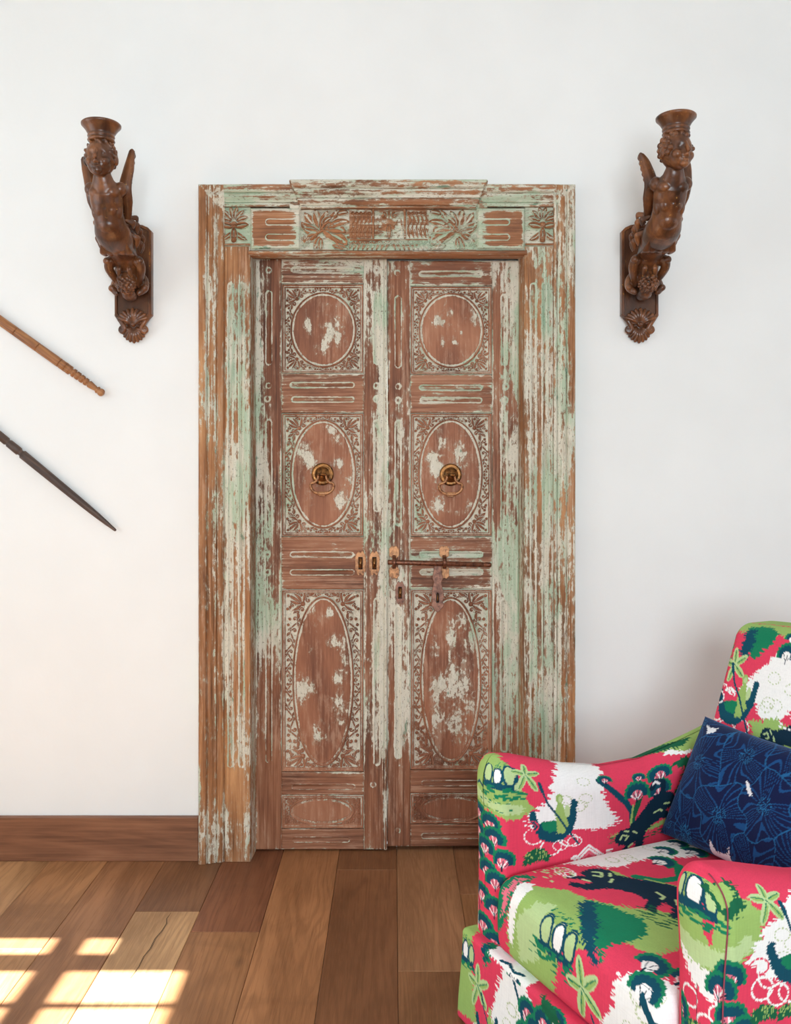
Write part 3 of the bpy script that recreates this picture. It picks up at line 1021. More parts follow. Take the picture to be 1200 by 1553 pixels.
def flower(R, P_):
    L_, S_, B_ = [], [], []
    L_ = [((486, 350), (462, 322), 9, .12), ((487, 346), (478, 318), 9, .0), ((488, 346), (497, 320), 8, .05), ((489, 348), (512, 318), 8, -.1),
          ((484, 352), (456, 337), 8, .2), ((482, 353), (460, 347), 6, .1), ((490, 340), (503, 330), 5, .2), ((492, 352), (527, 372), 11, .16), ((494, 348), (524, 352), 9, .3), ((500, 345), (530, 336), 7, .2),
          ((480, 357), (464, 364), 6, -.1), ((484, 360), (476, 378), 6, .1), ((487, 362), (486, 379), 5, .0), ((505, 372), (528, 378), 5, .0), ((512, 325), (528, 322), 5, .2)]
    for p0, p2, w, bd in L_:
        R.leaf(P_(*p0), P_(*p2), w * KF * .98, .014, bd * (1 if P_(1, 0)[0] > P_(0, 0)[0] else -1))
    R.stroke([P_(*p) for p in ((474, 362), (480, 355), (490, 350), (500, 356), (512, 370), (518, 378))], .005, .004, .016)
    R.stroke([P_(*p) for p in ((486, 348), (492, 341), (499, 337), (507, 342))], .004, .003, .014)
    cx, cy = 462, 366
    for a in range(8):
        an = a * PI / 4
        R.leaf(P_(cx, cy), P_(cx + 9.5 * math.cos(an), cy + 9.5 * math.sin(an)), .0062, .010, 0)
    R.splat(*P_(cx, cy), .007, .013)
    for gx, gy in ((518, 366), (522, 361), (526, 366), (523, 371), (528, 360), (518, 357)):
        R.splat(*P_(gx, gy), .0058, .011)


def carved_block(name, R, base, hmax, parent, mat, ground=.55, top=-.12, edge_p=.0):
    t = np.clip(R.C / hmax, 0, 1)
    R.H = base + R.C
    R.P = ground + (top - ground) * sm(t, .35, .9)
    return R.build(name, mat, parent, 0, .02)


for mir in (0, 1):
    P_ = (lambda x, y: (FX(x), FZ(y))) if not mir else (lambda x, y: (FX(1180.5 - x), FZ(y)))
    a, b = sorted((P_(457, 0)[0], P_(530, 0)[0]))
    R = Relief(a, b, ZF0 + .002, ZF1 - .001, .0012, .0012)
    flower(R, P_)
    carved_block('flower_carving', R, .018, .013, frame, M_FRAME_H, .42, -.22)
    a, b = sorted((P_(530, 0)[0], P_(563, 0)[0]))
    R = Relief(a, b, FZ(362), ZF1 - .001, .0011, .0011)
    for k in range(5):
        x = 534 + 6.2 * k
        R.leaf(P_(x, 361), P_(x + 1, 339), .0042, .007, .18)
        R.leaf(P_(x, 340), P_(x + 2.5, 326), .0036, .007, -.25)
        R.curl(P_(x + 1.5, 324), .0052, PI, -1.0, .0019, .007)
        R.leaf(P_(x + 1, 346), P_(x - 2.5, 354), .0026, .006, .2)
    carved_block('figure_frieze', R, .026, .007, frame, M_FRAME_H, .08, -.42)
R = Relief(FX(563), FX(617.5), FZ(362), ZF1 - .001, .0011, .0011)
cx = 590.2
for s in (-1, 1):
    R.leaf((FX(cx + s * 3), FZ(360)), (FX(cx + s * 13), FZ(334)), .007, .009, .2 * s)
    R.leaf((FX(cx + s * 6), FZ(350)), (FX(cx + s * 19), FZ(345)), .005, .007, -.2 * s)
    R.curl((FX(cx + s * 8), FZ(327)), .0105, PI / 2, s * 1.1, .0030, .010)
    R.curl((FX(cx + s * 13), FZ(356)), .0065, -PI / 2, s * 1.0, .0024, .007)
    R.leaf((FX(cx + s * 17), FZ(330)), (FX(cx + s * 20), FZ(357)), .0036, .006, .1)
    R.stroke([(FX(cx + s * 24), FZ(319)), (FX(cx + s * 24), FZ(361))], .0042, .0042, .010)
for r, h in ((.026, .008), (.018, .011)):
    R.splat(FX(cx), FZ(344), r, h)
R.leaf((FX(cx), FZ(362)), (FX(cx), FZ(340)), .008, .012, 0)
R.leaf((FX(cx), FZ(330)), (FX(cx), FZ(318)), .005, .010, 0)
carved_block('shield_carving', R, .022, .011, frame, M_FRAME_H, .20, -.10)
R = Relief(FX(530), FX(650.5), ZF0 + .002, FZ(362), .0012, .0012)
for k in range(17):
    x = 533 + 7.0 * k
    s = 1 if x < cx else -1
    R.leaf((FX(x - s * 4), FZ(379)), (FX(x + s * 5), FZ(366)), .0052, .009, .2 * s)
    R.leaf((FX(x - s * 4), FZ(366)), (FX(x + s * 2), FZ(372)), .0030, .008, -.2)
R.stroke([(FX(532), FZ(364)), (FX(648), FZ(364))], .0028, .0028, .008)
carved_block('garland', R, .024, .009, frame, M_FRAME_H, .15, -.28)

# corner rosettes
for a, b, c0 in ((329, 379.5, 355), (797, 849, 823)):
    R = Relief(FX(max(a, 341)), FX(min(b, 839.5)), Z_J, FZ(311) - .0, .0012, .0012)
    for an in (-1.30, -.78, -.26, .26, .78, 1.30):
        R.leaf((FX(c0 + 5 * math.sin(an)), FZ(336 - 5 * math.cos(an))), (FX(c0 + 22 * math.sin(an)), FZ(335 - 21 * math.cos(an))), .0098, .016, .10 * np.sign(an))
    for s in (-1, 1):
        R.leaf((FX(c0 + s * 2), FZ(344)), (FX(c0 + s * 22), FZ(341)), .0125, .018, .10 * s)
        R.leaf((FX(c0 + s * 3), FZ(352)), (FX(c0 + s * 20), FZ(364)), .0100, .014, -.2 * s)
    R.leaf((FX(c0), FZ(346)), (FX(c0), FZ(368)), .0115, .017, 0)
    R.splat(FX(c0), FZ(341), .0115, .022)
    R.splat(FX(c0), FZ(364), .010, .020)
    R.stroke([(R.x0, FZ(371)), (R.x1, FZ(371))], .0045, .0045, .012)
    carved_block('corner_rosette', R, .020, .012, frame, M_FRAME_H, .50, -.30)

# lip under the lintel, sloping back to the leaves
n = 420
xs = np.linspace(FX(379.5) - .004, FX(797) + .004, n)
pr = np.array([[-.030, 380.5], [-.036, 381.5], [-.036, 384.5], [-.028, 386.5], [-.018, 389], [.0, 391], [.02, 392.2], [.075, 392.6]])
yy = pr[:, 0]
zz = np.array([1.24 - (p - 725) * (y + 2.93) / 1364 for y, p in pr])
m = len(yy)
V = np.stack([np.repeat(xs[:, None], m, 1), np.tile(yy, (n, 1)), np.tile(zz, (n, 1))], -1).reshape(-1, 3)
V2 = V.copy()
V2[:, 2] = ZF0 + .006
V2[:, 1] = np.maximum(V2[:, 1], -.018)
idx = np.arange(n * m).reshape(n, m)
q = np.stack([idx[:-1, :-1], idx[:-1, 1:], idx[1:, 1:], idx[1:, :-1]], -1).reshape(-1, 4)
ring = np.r_[idx[0, :-1], idx[:-1, -1], idx[-1, :0:-1], idx[:0:-1, 0]]
S = np.stack([ring, np.roll(ring, -1), np.roll(ring, -1) + n * m, ring + n * m], -1)
me = fast_mesh('lintel_lip', np.r_[V, V2], np.r_[q, q[:, ::-1] + n * m, S])
me.attributes.new('paint', 'FLOAT', 'POINT').data.foreach_set('value', np.full(2 * n * m, -.22, np.float32))
link('lintel_lip', me, M_FRAME_H, frame)


# ------------------------------------------------------------------ tubes, plates and remeshed carving
def tube(pts, rad, n=10, squash=(1, 1), caps=True):
    """swept round bar; rad one value or one per point; squash scales the section along (side, up)"""
    P = np.asarray(pts, float)
    m = len(P)
    R = np.full(m, rad) if np.isscalar(rad) else np.asarray(rad, float)
    T = np.gradient(P, axis=0)
    T /= np.linalg.norm(T, axis=1)[:, None] + 1e-12
    up = np.array([0, 1, 0]) if abs(T[0][1]) < .9 else np.array([0, 0, 1])
    V = []
    a = np.linspace(0, 2 * PI, n, endpoint=False)
    for p, t, r in zip(P, T, R):
        s = np.cross(t, up)
        s /= np.linalg.norm(s) + 1e-12
        u = np.cross(s, t)
        up = u
        V += [p + r * (squash[0] * math.cos(x) * s + squash[1] * math.sin(x) * u) for x in a]
    if caps:
        V = [P[0]] * n + V + [P[-1]] * n
        m += 2
    i, j = np.meshgrid(np.arange(m - 1), np.arange(n), indexing='ij')
    jn = (j + 1) % n
    F = np.stack([i * n + j, i * n + jn, (i + 1) * n + jn, (i + 1) * n + j], -1).reshape(-1, 4)
    return np.array(V), F


def smooth_path(pts, n=40):
    """Catmull-Rom through the points"""
    P = np.asarray(pts, float)
    Q = np.r_[[2 * P[0] - P[1]], P, [2 * P[-1] - P[-2]]]
    out = []
    k = max(2, n // (len(P) - 1))
    for i in range(1, len(Q) - 2):
        for t in np.linspace(0, 1, k, endpoint=False):
            a, b, c, d = Q[i - 1], Q[i], Q[i + 1], Q[i + 2]
            out.append(.5 * ((2 * b) + (c - a) * t + (2 * a - 5 * b + 4 * c - d) * t ** 2 + (3 * b - a - 3 * c + d) * t ** 3))
    out.append(P[-1])
    return np.array(out)


def plate_mesh(name, pts, y0, y1, bevel=.0008, holes=()):
    """flat metal plate: outline in (x, z), front at y1 (towards the room), back at y0"""
    bm = bmesh.new()
    a = [bm.verts.new((x, y1, z)) for x, z in pts]
    f = bm.faces.new(a)
    r = bmesh.ops.extrude_face_region(bm, geom=[f])
    for v in [g for g in r['geom'] if isinstance(g, bmesh.types.BMVert)]:
        v.co.y = y0
    if bevel:
        ed = [e for e in bm.edges if abs(e.verts[0].co.y - y1) < 1e-7 and abs(e.verts[1].co.y - y1) < 1e-7]
        bmesh.ops.bevel(bm, geom=ed, offset=bevel, segments=1, affect='EDGES')
    bmesh.ops.recalc_face_normals(bm, faces=bm.faces)
    return bm_mesh(name, bm)


class Clay:
    """lumps welded into one continuous carved surface by a voxel remesh"""

    def __init__(self):
        self.bm = bmesh.new()
        self.dent = []

    def ball(self, c, r, rot=None, sub=2):
        r = (r, r, r) if np.isscalar(r) else r
        M = Matrix.Translation(Vector(c)) @ (rot.to_4x4() if rot else Matrix.Identity(4)) @ Matrix.Diagonal((*r, 1))
        bmesh.ops.create_icosphere(self.bm, subdivisions=sub, radius=1, matrix=M)

    def limb(self, pts, rad, flat=1.0, n=None, sides=10):
        P = smooth_path(pts, n or 8 * len(pts))
        R = np.interp(np.linspace(0, 1, len(P)), np.linspace(0, 1, len(rad)), rad)
        V, F = tube(P, R, sides, (1, flat))
        vs = [self.bm.verts.new(v) for v in V]
        self.bm.verts.ensure_lookup_table()
        for f in F:
            try:
                self.bm.faces.new([vs[i] for i in f])
            except ValueError:
                pass
        for p, r in ((P[0], R[0]), (P[-1], R[-1])):
            self.ball(p, r * min(1, .5 + flat / 2) * .98, sub=1)

    def leaf(self, p0, p1, w, t, lift=(0, -1, 0), bend=.2):
        p0, p1, l = Vector(p0), Vector(p1), Vector(lift)
        mid = (p0 + p1) / 2 + l * bend * (p1 - p0).length
        pts = [p0, p0.lerp(mid, .6), mid, mid.lerp(p1, .6), p1]
        self.limb(pts, [w * .35, w * .8, w, w * .75, w * .25], t / w)

    def mesh(self, name, voxel=.0022, smooth=3, extra=None):
        me = bpy.data.meshes.new(name + '_lumps')
        bmesh.ops.recalc_face_normals(self.bm, faces=self.bm.faces)
        self.bm.to_mesh(me)
        self.bm.free()
        o = bpy.data.objects.new('lumps', me)
        COL.objects.link(o)
        md = o.modifiers.new('r', 'REMESH')
        md.mode = 'VOXEL'
        md.voxel_size = voxel
        md.use_smooth_shade = True
        s = o.modifiers.new('s', 'SMOOTH')
        s.factor = .5
        s.iterations = smooth
        bpy.context.view_layer.update()
        dg = bpy.context.evaluated_depsgraph_get()
        out = bpy.data.meshes.new_from_object(o.evaluated_get(dg))
        out.name = name
        if self.dent:
            co = np.empty(len(out.vertices) * 3, np.float32)
            out.vertices.foreach_get('co', co)
            co = co.reshape(-1, 3)
            for c, r, v in self.dent:
                g = np.exp(-((co - np.array(c)) ** 2).sum(1) / (r * r))
                co += g[:, None] * np.array(v)[None]
            out.vertices.foreach_set('co', co.ravel())
        bpy.data.objects.remove(o)
        bpy.data.meshes.remove(me)
        out.polygons.foreach_set('use_smooth', np.ones(len(out.polygons), dtype=bool))
        return out


# ------------------------------------------------------------------ door hardware
def scallop(w, h, n=44):
    """outline of a little plate with waved edges and lobed ends"""
    pts = []
    for k in range(n):
        t = 2 * PI * k / n
        c, s = math.cos(t), math.sin(t)
        r = (abs(c) ** 4 + abs(s) ** 4) ** -.25
        r *= 1 - .075 * (1 + math.cos(8 * t)) * (.35 + .65 * abs(s))
        pts.append((w / 2 * r * c * (1 - .10 * abs(s) ** 8), h / 2 * r * s))
    return pts


def at(pts, cx, cz):
    return [(x + cx, z + cz) for x, z in pts]


def knocker(px, py, yb, par):
    x, z = LX(px), LZ(py)
    k = empty('knocker', (x, yb, z), par)
    V, F = lathe([(0, .0), (.037, 0), (.037, -.003), (.035, -.0055), (.030, -.0065), (.027, -.005), (.024, -.006), (.020, -.012), (.012, -.017), (.006, -.020), (0, -.0205)], 40, 'y')
    link('backplate', fast_mesh('backplate', V, F), M_BRASS, k)
    V, F = tube([(-.0145, -.024, -.001), (-.011, -.024, -.001), (-.009, -.024, -.001), (0, -.024, -.001), (.009, -.024, -.001), (.011, -.024, -.001), (.0145, -.024, -.001)], [.0048, .0062, .0044, .0050, .0044, .0062, .0048], 14)
    link('pivot', fast_mesh('pivot', V, F), M_BRASS, k)
    half = [(-.0125, -.004), (-.0135, -.012), (-.0175, -.021), (-.026, -.0275), (-.0345, -.0305), (-.0380, -.037), (-.0370, -.046), (-.0310, -.055), (-.021, -.0615), (-.011, -.0645), (0, -.0655)]
    path = [(a, -.024 + .010 * min(1, -b / .05), b) for a, b in half]
    path += [(-a, y, b) for a, y, b in path[-2::-1]]
    P = smooth_path(path, 100)
    t = np.abs(np.linspace(-1, 1, len(P)))
    rr = np.interp(t, [0, .10, .16, .45, .62, .68, .74, 1], [.0070, .0068, .0050, .0046, .0044, .0054, .0038, .0036])
    V, F = tube(P, rr, 10)
    link('ring', fast_mesh('ring', V, F), M_COPPER, k)
    lug = [(-.0165, -.058), (.0165, -.058), (.0125, -.0685), (.010, -.0735), (-.010, -.0735), (-.0125, -.0685)]
    link('lug', plate_mesh('lug', lug, -.011, -.0185, .0015), M_COPPER, k)
    return k


knocker(489.5, 719, .058, door_l)
knocker(683.5, 720, .062, door_r)


def slot_plate(px, py, yb, w, h, par, mat):
    x, z = LX(px), LZ(py)
    k = empty('latch_plate', (x, yb, z), par)
    link('plate', plate_mesh('plate', scallop(w, h), .001, -.003), mat, k)
    link('slot', plate_mesh('slot', [(-w * .20, -h * .25), (w * .20, -h * .25), (w * .20, h * .25), (-w * .20, h * .25)], -.0025, -.0036, 0), M_HOLE, k)
    P = smooth_path([(0, -.003, h * .20), (0, -.012, h * .16), (0, -.019, h * .02), (0, -.014, -h * .14), (0, -.003, -h * .20)], 24)
    V, F = tube(P, .0042, 10, (1.35, .7))
    link('staple', fast_mesh('staple', V, F), M_BRASS, k)


slot_plate(547, 854, .058, .036, .082, door_l, M_COPPER)
slot_plate(568, 854, .058, .036, .082, door_l, M_COPPER)
slot_plate(607, 899, .062, .032, .078, door_r, M_HASP)

bolt = empty('slide_bolt', (LX(666), .062, LZ(853.5)), door_r)
x0, x1 = LX(588) - LX(666), LX(744) - LX(666)
V, F = tube([(x0, -.030, .0045), (x0 + .002, -.030, .0045), (x0 + .006, -.030, .0043), (x1 - .028, -.030, -.0038), (x1 - .027, -.030, -.0038), (x1 - .022, -.030, -.0039), (x1 - .021, -.030, -.0040), (x1 - .004, -.030, -.0045), (x1, -.030, -.0046)],
            [.0055, .0078, .0084, .0084, .0070, .0070, .0084, .0086, .0055], 18)
link('rod', fast_mesh('rod', V, F), M_IRON, bolt)
for px in (598, 674):
    c = LX(px) - LX(666)
    for s in (-1, 1):
        pl = at(scallop(.034, .042), c, s * .034 + .002)
        link('keeper_plate', plate_mesh('keeper_plate', pl, .001, -.0035), M_COPPER, bolt)
    P = smooth_path([(c, -.002, .024), (c, -.030, .0185), (c, -.0405, .003), (c, -.030, -.0135), (c, -.002, -.018)], 36)
    V, F = tube(P, .0042, 10, (1.5, .55))
    link('keeper', fast_mesh('keeper', V, F), M_IRON, bolt)
h2 = [(0, .010), (.009, .009), (.0125, .002), (.0125, -.012), (.0165, -.030), (.0175, -.038), (.0125, -.050), (.0135, -.058), (.0185, -.080), (.0205, -.098), (.0170, -.116), (.0215, -.124), (.0190, -.132), (.0130, -.138), (.006, -.147), (0, -.150)]
out = h2 + [(-a, b) for a, b in h2[-2:0:-1]]
c = LX(663.5) - LX(666)
link('hasp', plate_mesh('hasp', at(out, c, -.012), -.017, -.0215, .0016), M_HASP, bolt)
link('hasp_slot', plate_mesh('hasp_slot', at([(-.0045, -.088), (.0045, -.088), (.0052, -.108), (.0045, -.118), (-.0045, -.118), (-.0052, -.108)], c, -.012), -.0205, -.0219, 0), M_HOLE, bolt)
P = smooth_path([(c - .0, -.0215, -.098), (c, -.0270, -.104), (c, -.0270, -.118), (c, -.0215, -.124)], 18)
V, F = tube(P, .0024, 8)
link('hasp_staple', fast_mesh('hasp_staple', V, F), M_BRASS, bolt)


# ------------------------------------------------------------------ carved figure brackets
def head_lumps(c, C, turn, curly):
    """face, ears and hair of the carved child's head"""
    R = Matrix.Rotation(turn, 3, 'Z')
    G = 1.12

    def p(x, y, z):
        return Vector(c) + R @ Vector((x * G, y * G, z * G))

    def b(pt, r, sub=2):
        C.ball(pt, tuple(v * G for v in r) if not np.isscalar(r) else r * G, R, sub)
    b(p(0, .004, .004), (.0380, .042, .046), 3)
    b(p(0, -.012, -.018), (.0300, .028, .030), 3)               # jaw
    for s in (-1, 1):
        b(p(s * .0165, -.0240, -.016), (.0140, .0135, .0135), 3)   # cheek
        b(p(s * .0390, .004, -.004), (.006, .010, .014))           # ear
        C.dent.append((p(s * .0150, -.0385, .0020), .0090 * G, R @ Vector((0, .0085, 0))))   # eye socket
        C.dent.append((p(s * .0110, -.0400, -.0255), .0045 * G, R @ Vector((0, .0025, 0))))
    C.limb([p(0, -.0365, .012), p(0, -.0425, -.001), p(0, -.0480, -.0105)], [.0042, .0050, .0072])   # nose
    C.limb([p(-.0095, -.0345, -.0225), p(0, -.0425, -.0205), p(.0095, -.0345, -.0225)], [.0030, .0046, .0030])
    C.limb([p(-.0075, -.0345, -.0300), p(0, -.0410, -.0310), p(.0075, -.0345, -.0300)], [.0030, .0046, .0030])
    C.dent.append((p(0, -.0440, -.0258), .0052 * G, R @ Vector((0, .0065, 0))))              # mouth line
    b(p(0, -.0310, -.0400), (.0120, .0105, .0090))
    rr = random.Random(3 if curly else 4)
    n = 120
    for i in range(n):
        th = math.acos(1 - 2 * (i + .5) / n)
        ph = i * 2.39996
        d = Vector((math.sin(th) * math.cos(ph), math.sin(th) * math.sin(ph), math.cos(th)))
        if (d.y < -.30 and d.z < .58 and abs(d.x) < .80) or d.z < -.45:
            continue
        q = p(d.x * .0395, .004 + d.y * .0430, .006 + d.z * .0450)
        r = rr.uniform(.0065, .0098) if curly else rr.uniform(.0045, .0065)
        if curly:
            C.ball(q, r, sub=1)
        else:
            t = Vector((-d.y, d.x, -.9)).normalized() * .009
            C.limb([q - t, q, q + t * .9], [.0025, r * .75, .0025], n=6)


def bracket(name, label, X0, side, curly, reach, group):
    """carved putto bracket; side = +1 when the room's middle lies to its right"""
    b = empty(name, (X0, 0, 1.676))
    tag(b, label, 'bracket', group)
    k = reach / .346

    def q(x, y, z):
        return (x * side, y * k, z)
    # wall plate with a bowed top
    pts = [(.0595, .092), (.0595, .362), (.048, .374), (.030, .382), (0, .3865)]
    pts = pts + [(-x, z) for x, z in pts[-2::-1]] + [(-.046, .078), (-.030, .060), (.030, .060), (.046, .078)]
    bm = bmesh.new()
    f = bm.faces.new([bm.verts.new((x, -.024, z)) for x, z in pts])
    r = bmesh.ops.extrude_face_region(bm, geom=[f])
    for v in [g for g in r['geom'] if isinstance(g, bmesh.types.BMVert)]:
        v.co.y = -.0003
    front = min(bm.faces, key=lambda g: g.calc_center_median().y)
    bmesh.ops.inset_region(bm, faces=[front], thickness=.0022, depth=.0)
    for v in front.verts:
        v.co.y -= .003
    bmesh.ops.inset_region(bm, faces=[front], thickness=.0065, depth=0)
    bmesh.ops.inset_region(bm, faces=[front], thickness=.002, depth=0)
    for v in front.verts:
        v.co.y += .005
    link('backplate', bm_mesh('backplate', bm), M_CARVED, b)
    # shell pendant: two fans of ribs, scrolls and a boss
    C = Clay()
    for i in range(9):
        a = (i - 4) * .27
        L = .052 - .0014 * abs(i - 4)
        C.limb([(.004 * math.sin(a), -.024, .060), (.55 * L * math.sin(a), -.033, .060 + .55 * L * math.cos(a)), (L * math.sin(a) * 1.12, -.029, .060 + L * math.cos(a) * .95)], [.0032, .0052, .0058], n=10)
    for i in range(9):
        a = (i - 4) * .26
        L = .050 - .0021 * abs(i - 4)
        C.limb([(.003 * math.sin(a), -.012, .055), (.5 * L * math.sin(a), -.020, .055 - .5 * L * math.cos(a)), (L * math.sin(a), -.012, .055 - L * math.cos(a))], [.0030, .0048, .0056], n=10)
    for s in (-1, 1):
        C.limb([(s * .058, -.020, .092), (s * .046, -.024, .079), (s * .035, -.024, .064), (s * .027, -.022, .048), (s * .034, -.020, .036), (s * .043, -.020, .042), (s * .0405, -.021, .0515), (s * .035, -.022, .047)],
               [.0040, .0070, .0080, .0080, .0070, .0060, .0050, .0040], n=40)
        C.ball((s * .0355, -.018, .044), (.0075, .010, .0075))
    C.ball((0, -.026, .060), .0085)
    C.ball((0, -.010, .050), (.026, .0095, .034))
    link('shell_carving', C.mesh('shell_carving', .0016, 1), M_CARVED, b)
    # the figure: head, chest, belly and hips in one carved surface
    C = Clay()
    head_lumps(q(0, -.346, .482), C, (.02 if side > 0 else .34), curly)
    trunk = ((0, -.332, .445), (0, -.322, .424), (0, -.304, .402), (0, -.290, .374), (0, -.276, .346), (0, -.262, .322), (0, -.238, .302), (0, -.205, .288), (0, -.165, .276), (0, -.125, .262), (0, -.094, .240), (0, -.070, .212))
    C.limb([q(*p) for p in trunk], [.0235, .031, .047, .0475, .0435, .0450, .0525, .0535, .0470, .0400, .0380, .0380], .80, 96, 32)
    for s in (-1, 1):
        for c, r in (((s * .0205, -.3125, .394), (.0245, .0220, .0200)), ((s * .043, -.298, .409), (.019, .021, .021)), ((s * .0165, -.2945, .352), (.0185, .0205, .024)), ((s * .034, -.284, .352), (.012, .018, .028))):
            C.ball(q(*c), r, sub=3)
    C.ball(q(0, -.266, .316), (.036, .034, .034), sub=3)
    C.dent.append((q(0, -.316, .312), .0045, (0, .005, 0)))
    C.dent.append((q(0, -.316, .352), .006, (0, .004, 0)))
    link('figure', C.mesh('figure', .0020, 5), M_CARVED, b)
    # wings sweeping up behind the shoulders
    for s in (-1, 1):
        C = Clay()
        tip = (s * .060 + (.006 if s > 0 else -.018), -.262, .535 if s > 0 else .512)
        if side < 0:
            tip = (s * .060 + (.018 if s > 0 else .012), -.272 if s > 0 else -.225, .505 if s > 0 else .430)
        C.limb([q(s * .042, -.220, .335), q(s * .048, -.258, .385), q(s * .050, -.276, .425), q((s * .052 + tip[0]) / 2, -.270, .480), q(*tip)], [.010, .020, .0200, .0165, .0090], .62, 40)
        for i in range(6):
            t = i / 5
            p0 = Vector(q(s * .048, -.262, .405)).lerp(Vector(q(*tip)), t * .75)
            p1 = p0 + Vector(q(s * .004, .013, .036))
            C.leaf(p0, p1, .0085, .0060, (s * side, .2, 0), .10)
        link('wing', C.mesh('wing', .0019, 3), M_CARVED, b)
    # leafy skirt around the hips
    C = Clay()
    for s in (-1, 1):
        for i, (y, z, L, dz) in enumerate(((-.236, .338, .040, -.020), (-.212, .342, .050, -.030), (-.190, .336, .054, -.042), (-.170, .322, .052, -.046), (-.205, .308, .046, -.038), (-.176, .298, .044, -.036), (-.150, .300, .040, -.034))):
            C.leaf(q(s * .037, y, z), q(s * (.054 + .003 * (i % 2)), y + L * .75, z + dz), .0105, .0055, (s * side, 0, .3), .28)
        C.leaf(q(s * .030, -.215, .352), q(s * .054, -.165, .338), .009, .0055, (s * side, 0, .6), .3)
    for x in (-.036, -.020, 0, .020, .036):
        C.leaf(q(x, -.228, .268), q(x * 1.15, -.165, .246), .012, .006, (0, -.3, -1), .15)
    C.ball(q(0, -.19, .285), (.044, .035, .026))
    link('skirt', C.mesh('skirt', .0019, 1), M_CARVED, b)
    # crouching grotesque with a curly head below
    C = Clay()
    C.ball(q(0, -.072, .222), (.034, .040, .034), sub=3)
    C.ball(q(0, -.082, .192), (.031, .036, .030), sub=3)
    for s in (-1, 1):
        C.limb([q(s * .020, -.085, .238), q(s * .042, -.118, .243), q(s * .050, -.110, .222), q(s * .040, -.084, .196), q(s * .030, -.066, .178)], [.015, .0165, .0145, .0115, .010], 1, 34)
        C.ball(q(s * .051, -.128, .240), .0125)
        C.limb([q(s * .026, -.055, .225), q(s * .046, -.052, .196), q(s * .049, -.066, .168), q(s * .036, -.080, .150)], [.010, .0115, .0125, .010], 1, 30)
        C.ball(q(s * .052, -.076, .166), .0115)
        C.leaf(q(s * .012, -.112, .242), q(s * .020, -.108, .190), .009, .006, (0, -1, 0), .2)
    C.ball(q(0, -.098, .172), (.028, .030, .024), sub=3)
    rr = random.Random(9)
    for i in range(70):
        th = math.acos(1 - 2 * (i + .5) / 70)
        ph = i * 2.39996
        d = (math.sin(th) * math.cos(ph), math.sin(th) * math.sin(ph), math.cos(th))
        if d[1] > .35:
            continue
        C.ball(q(d[0] * .0285, -.100 + d[1] * .0310, .171 + d[2] * .0250), rr.uniform(.0045, .0085), sub=1)
    C.limb([q(0, -.03, .150), q(0, -.070, .150), q(0, -.085, .158)], [.016, .022, .018])
    link('grotesque', C.mesh('grotesque', .0019, 1), M_CARVED, b)
    # flared socket on the head
    V, F = lathe([(0, .528), (.031, .528), (.036, .5305), (.0385, .5345), (.0365, .5385), (.0345, .5405), (.0375, .5435), (.0385, .5465), (.0365, .5500), (.0385, .5540), (.0440, .5640), (.0515, .5730), (.0555, .5770), (.0560, .5815), (.0530, .5840), (.0480, .5835), (.0440, .576), (0, .574)], 48)
    V[:, 1] += -.340 * k
    link('socket', fast_mesh('socket', V, F), M_CARVED, b)
    return b


bracket('figure_bracket', 'carved dark wood cherub bracket with smooth parted hair, on the wall left of the door', -.842, 1, False, .346, 'carved cherub brackets')
bracket('figure_bracket', 'carved dark wood cherub bracket with thick curly hair, on the wall right of the door', .797, -1, True, .400, 'carved cherub brackets')


# ------------------------------------------------------------------ two sticks hung on the wall
def stick(name, label, a, b, prof, mat, extra):
    """a, b: (x, z) on the wall of the visible far point and the tip; prof: (distance back from the tip, radius)"""
    A, B = Vector((a[0], 0, a[1])), Vector((b[0], 0, b[1]))
    d = (B - A).normalized()
    L = (B - A).length + extra
    rmax = max(r for _, r in prof)
    o = empty(name, (B.x, -rmax - .0005, B.z))
    o.rotation_euler = (0, -math.atan2(d.z, d.x), 0)
    tag(o, label, 'stick', 'wooden sticks on the wall')
    return o, L


K9 = 2.915 / 1364


def WX(px):
    return (px - 597) * K9


def WZ(py):
    return 1.24 - (py - 725) * K9


o, L = stick('turned_stick', 'honey brown wooden stick with ringed turned tip, the upper of two on the wall', (WX(0), WZ(486)), (WX(157.5), WZ(598)), [(0, .015)], M_STICK, .52)
px = K9
body = [(L, .013), (L - .004, .0150)]
for g in (200 * px, 163 * px, 122 * px, 81 * px):
    body += [(g + .0034, .0153), (g + .0022, .0151), (g + .0013, .0116), (g - .0013, .0116), (g - .0022, .0151), (g - .0034, .0153)]
body += [(76 * px, .0150), (70 * px, .0154)]
V, F = lathe([(0, -L)] + [(r, -t) for t, r in body] + [(0, -69.5 * px)], 24, 'x')
link('shaft', fast_mesh('shaft', V, F), M_STICK, o)
tip = [(70, 7.0), (62, 7.0), (60.4, 4.4), (58.4, 4.4), (57, 6.6), (54, 6.6), (53, 4.2), (51.6, 4.2), (50.6, 6.4), (46, 6.2), (45, 4.2), (43.4, 4.2), (42.4, 6.2), (38, 6.0), (37, 3.9), (35.6, 3.9), (34.6, 5.9), (31, 5.7), (30, 3.7), (28.2, 3.7), (27, 5.6), (24, 5.2), (17, 4.1), (13.5, 3.6), (12.5, 5.4), (10.8, 5.6), (9.8, 4.4), (9, 4.4), (7, 5.7), (4, 6.0), (1.5, 4.6), (.2, 2.0)]
V, F = lathe([(0, -70 * px)] + [(r * px, -t * px) for t, r in tip] + [(0, 0)], 24, 'x')
link('turned_tip', fast_mesh('turned_tip', V, F), M_STICK, o)
o, L = stick('tapered_stick', 'dark weathered stick tapering to a blunt point, the lower of two on the wall', (WX(0), WZ(661)), (WX(176), WZ(805)), [(0, .0148)], M_STICK2, .50)
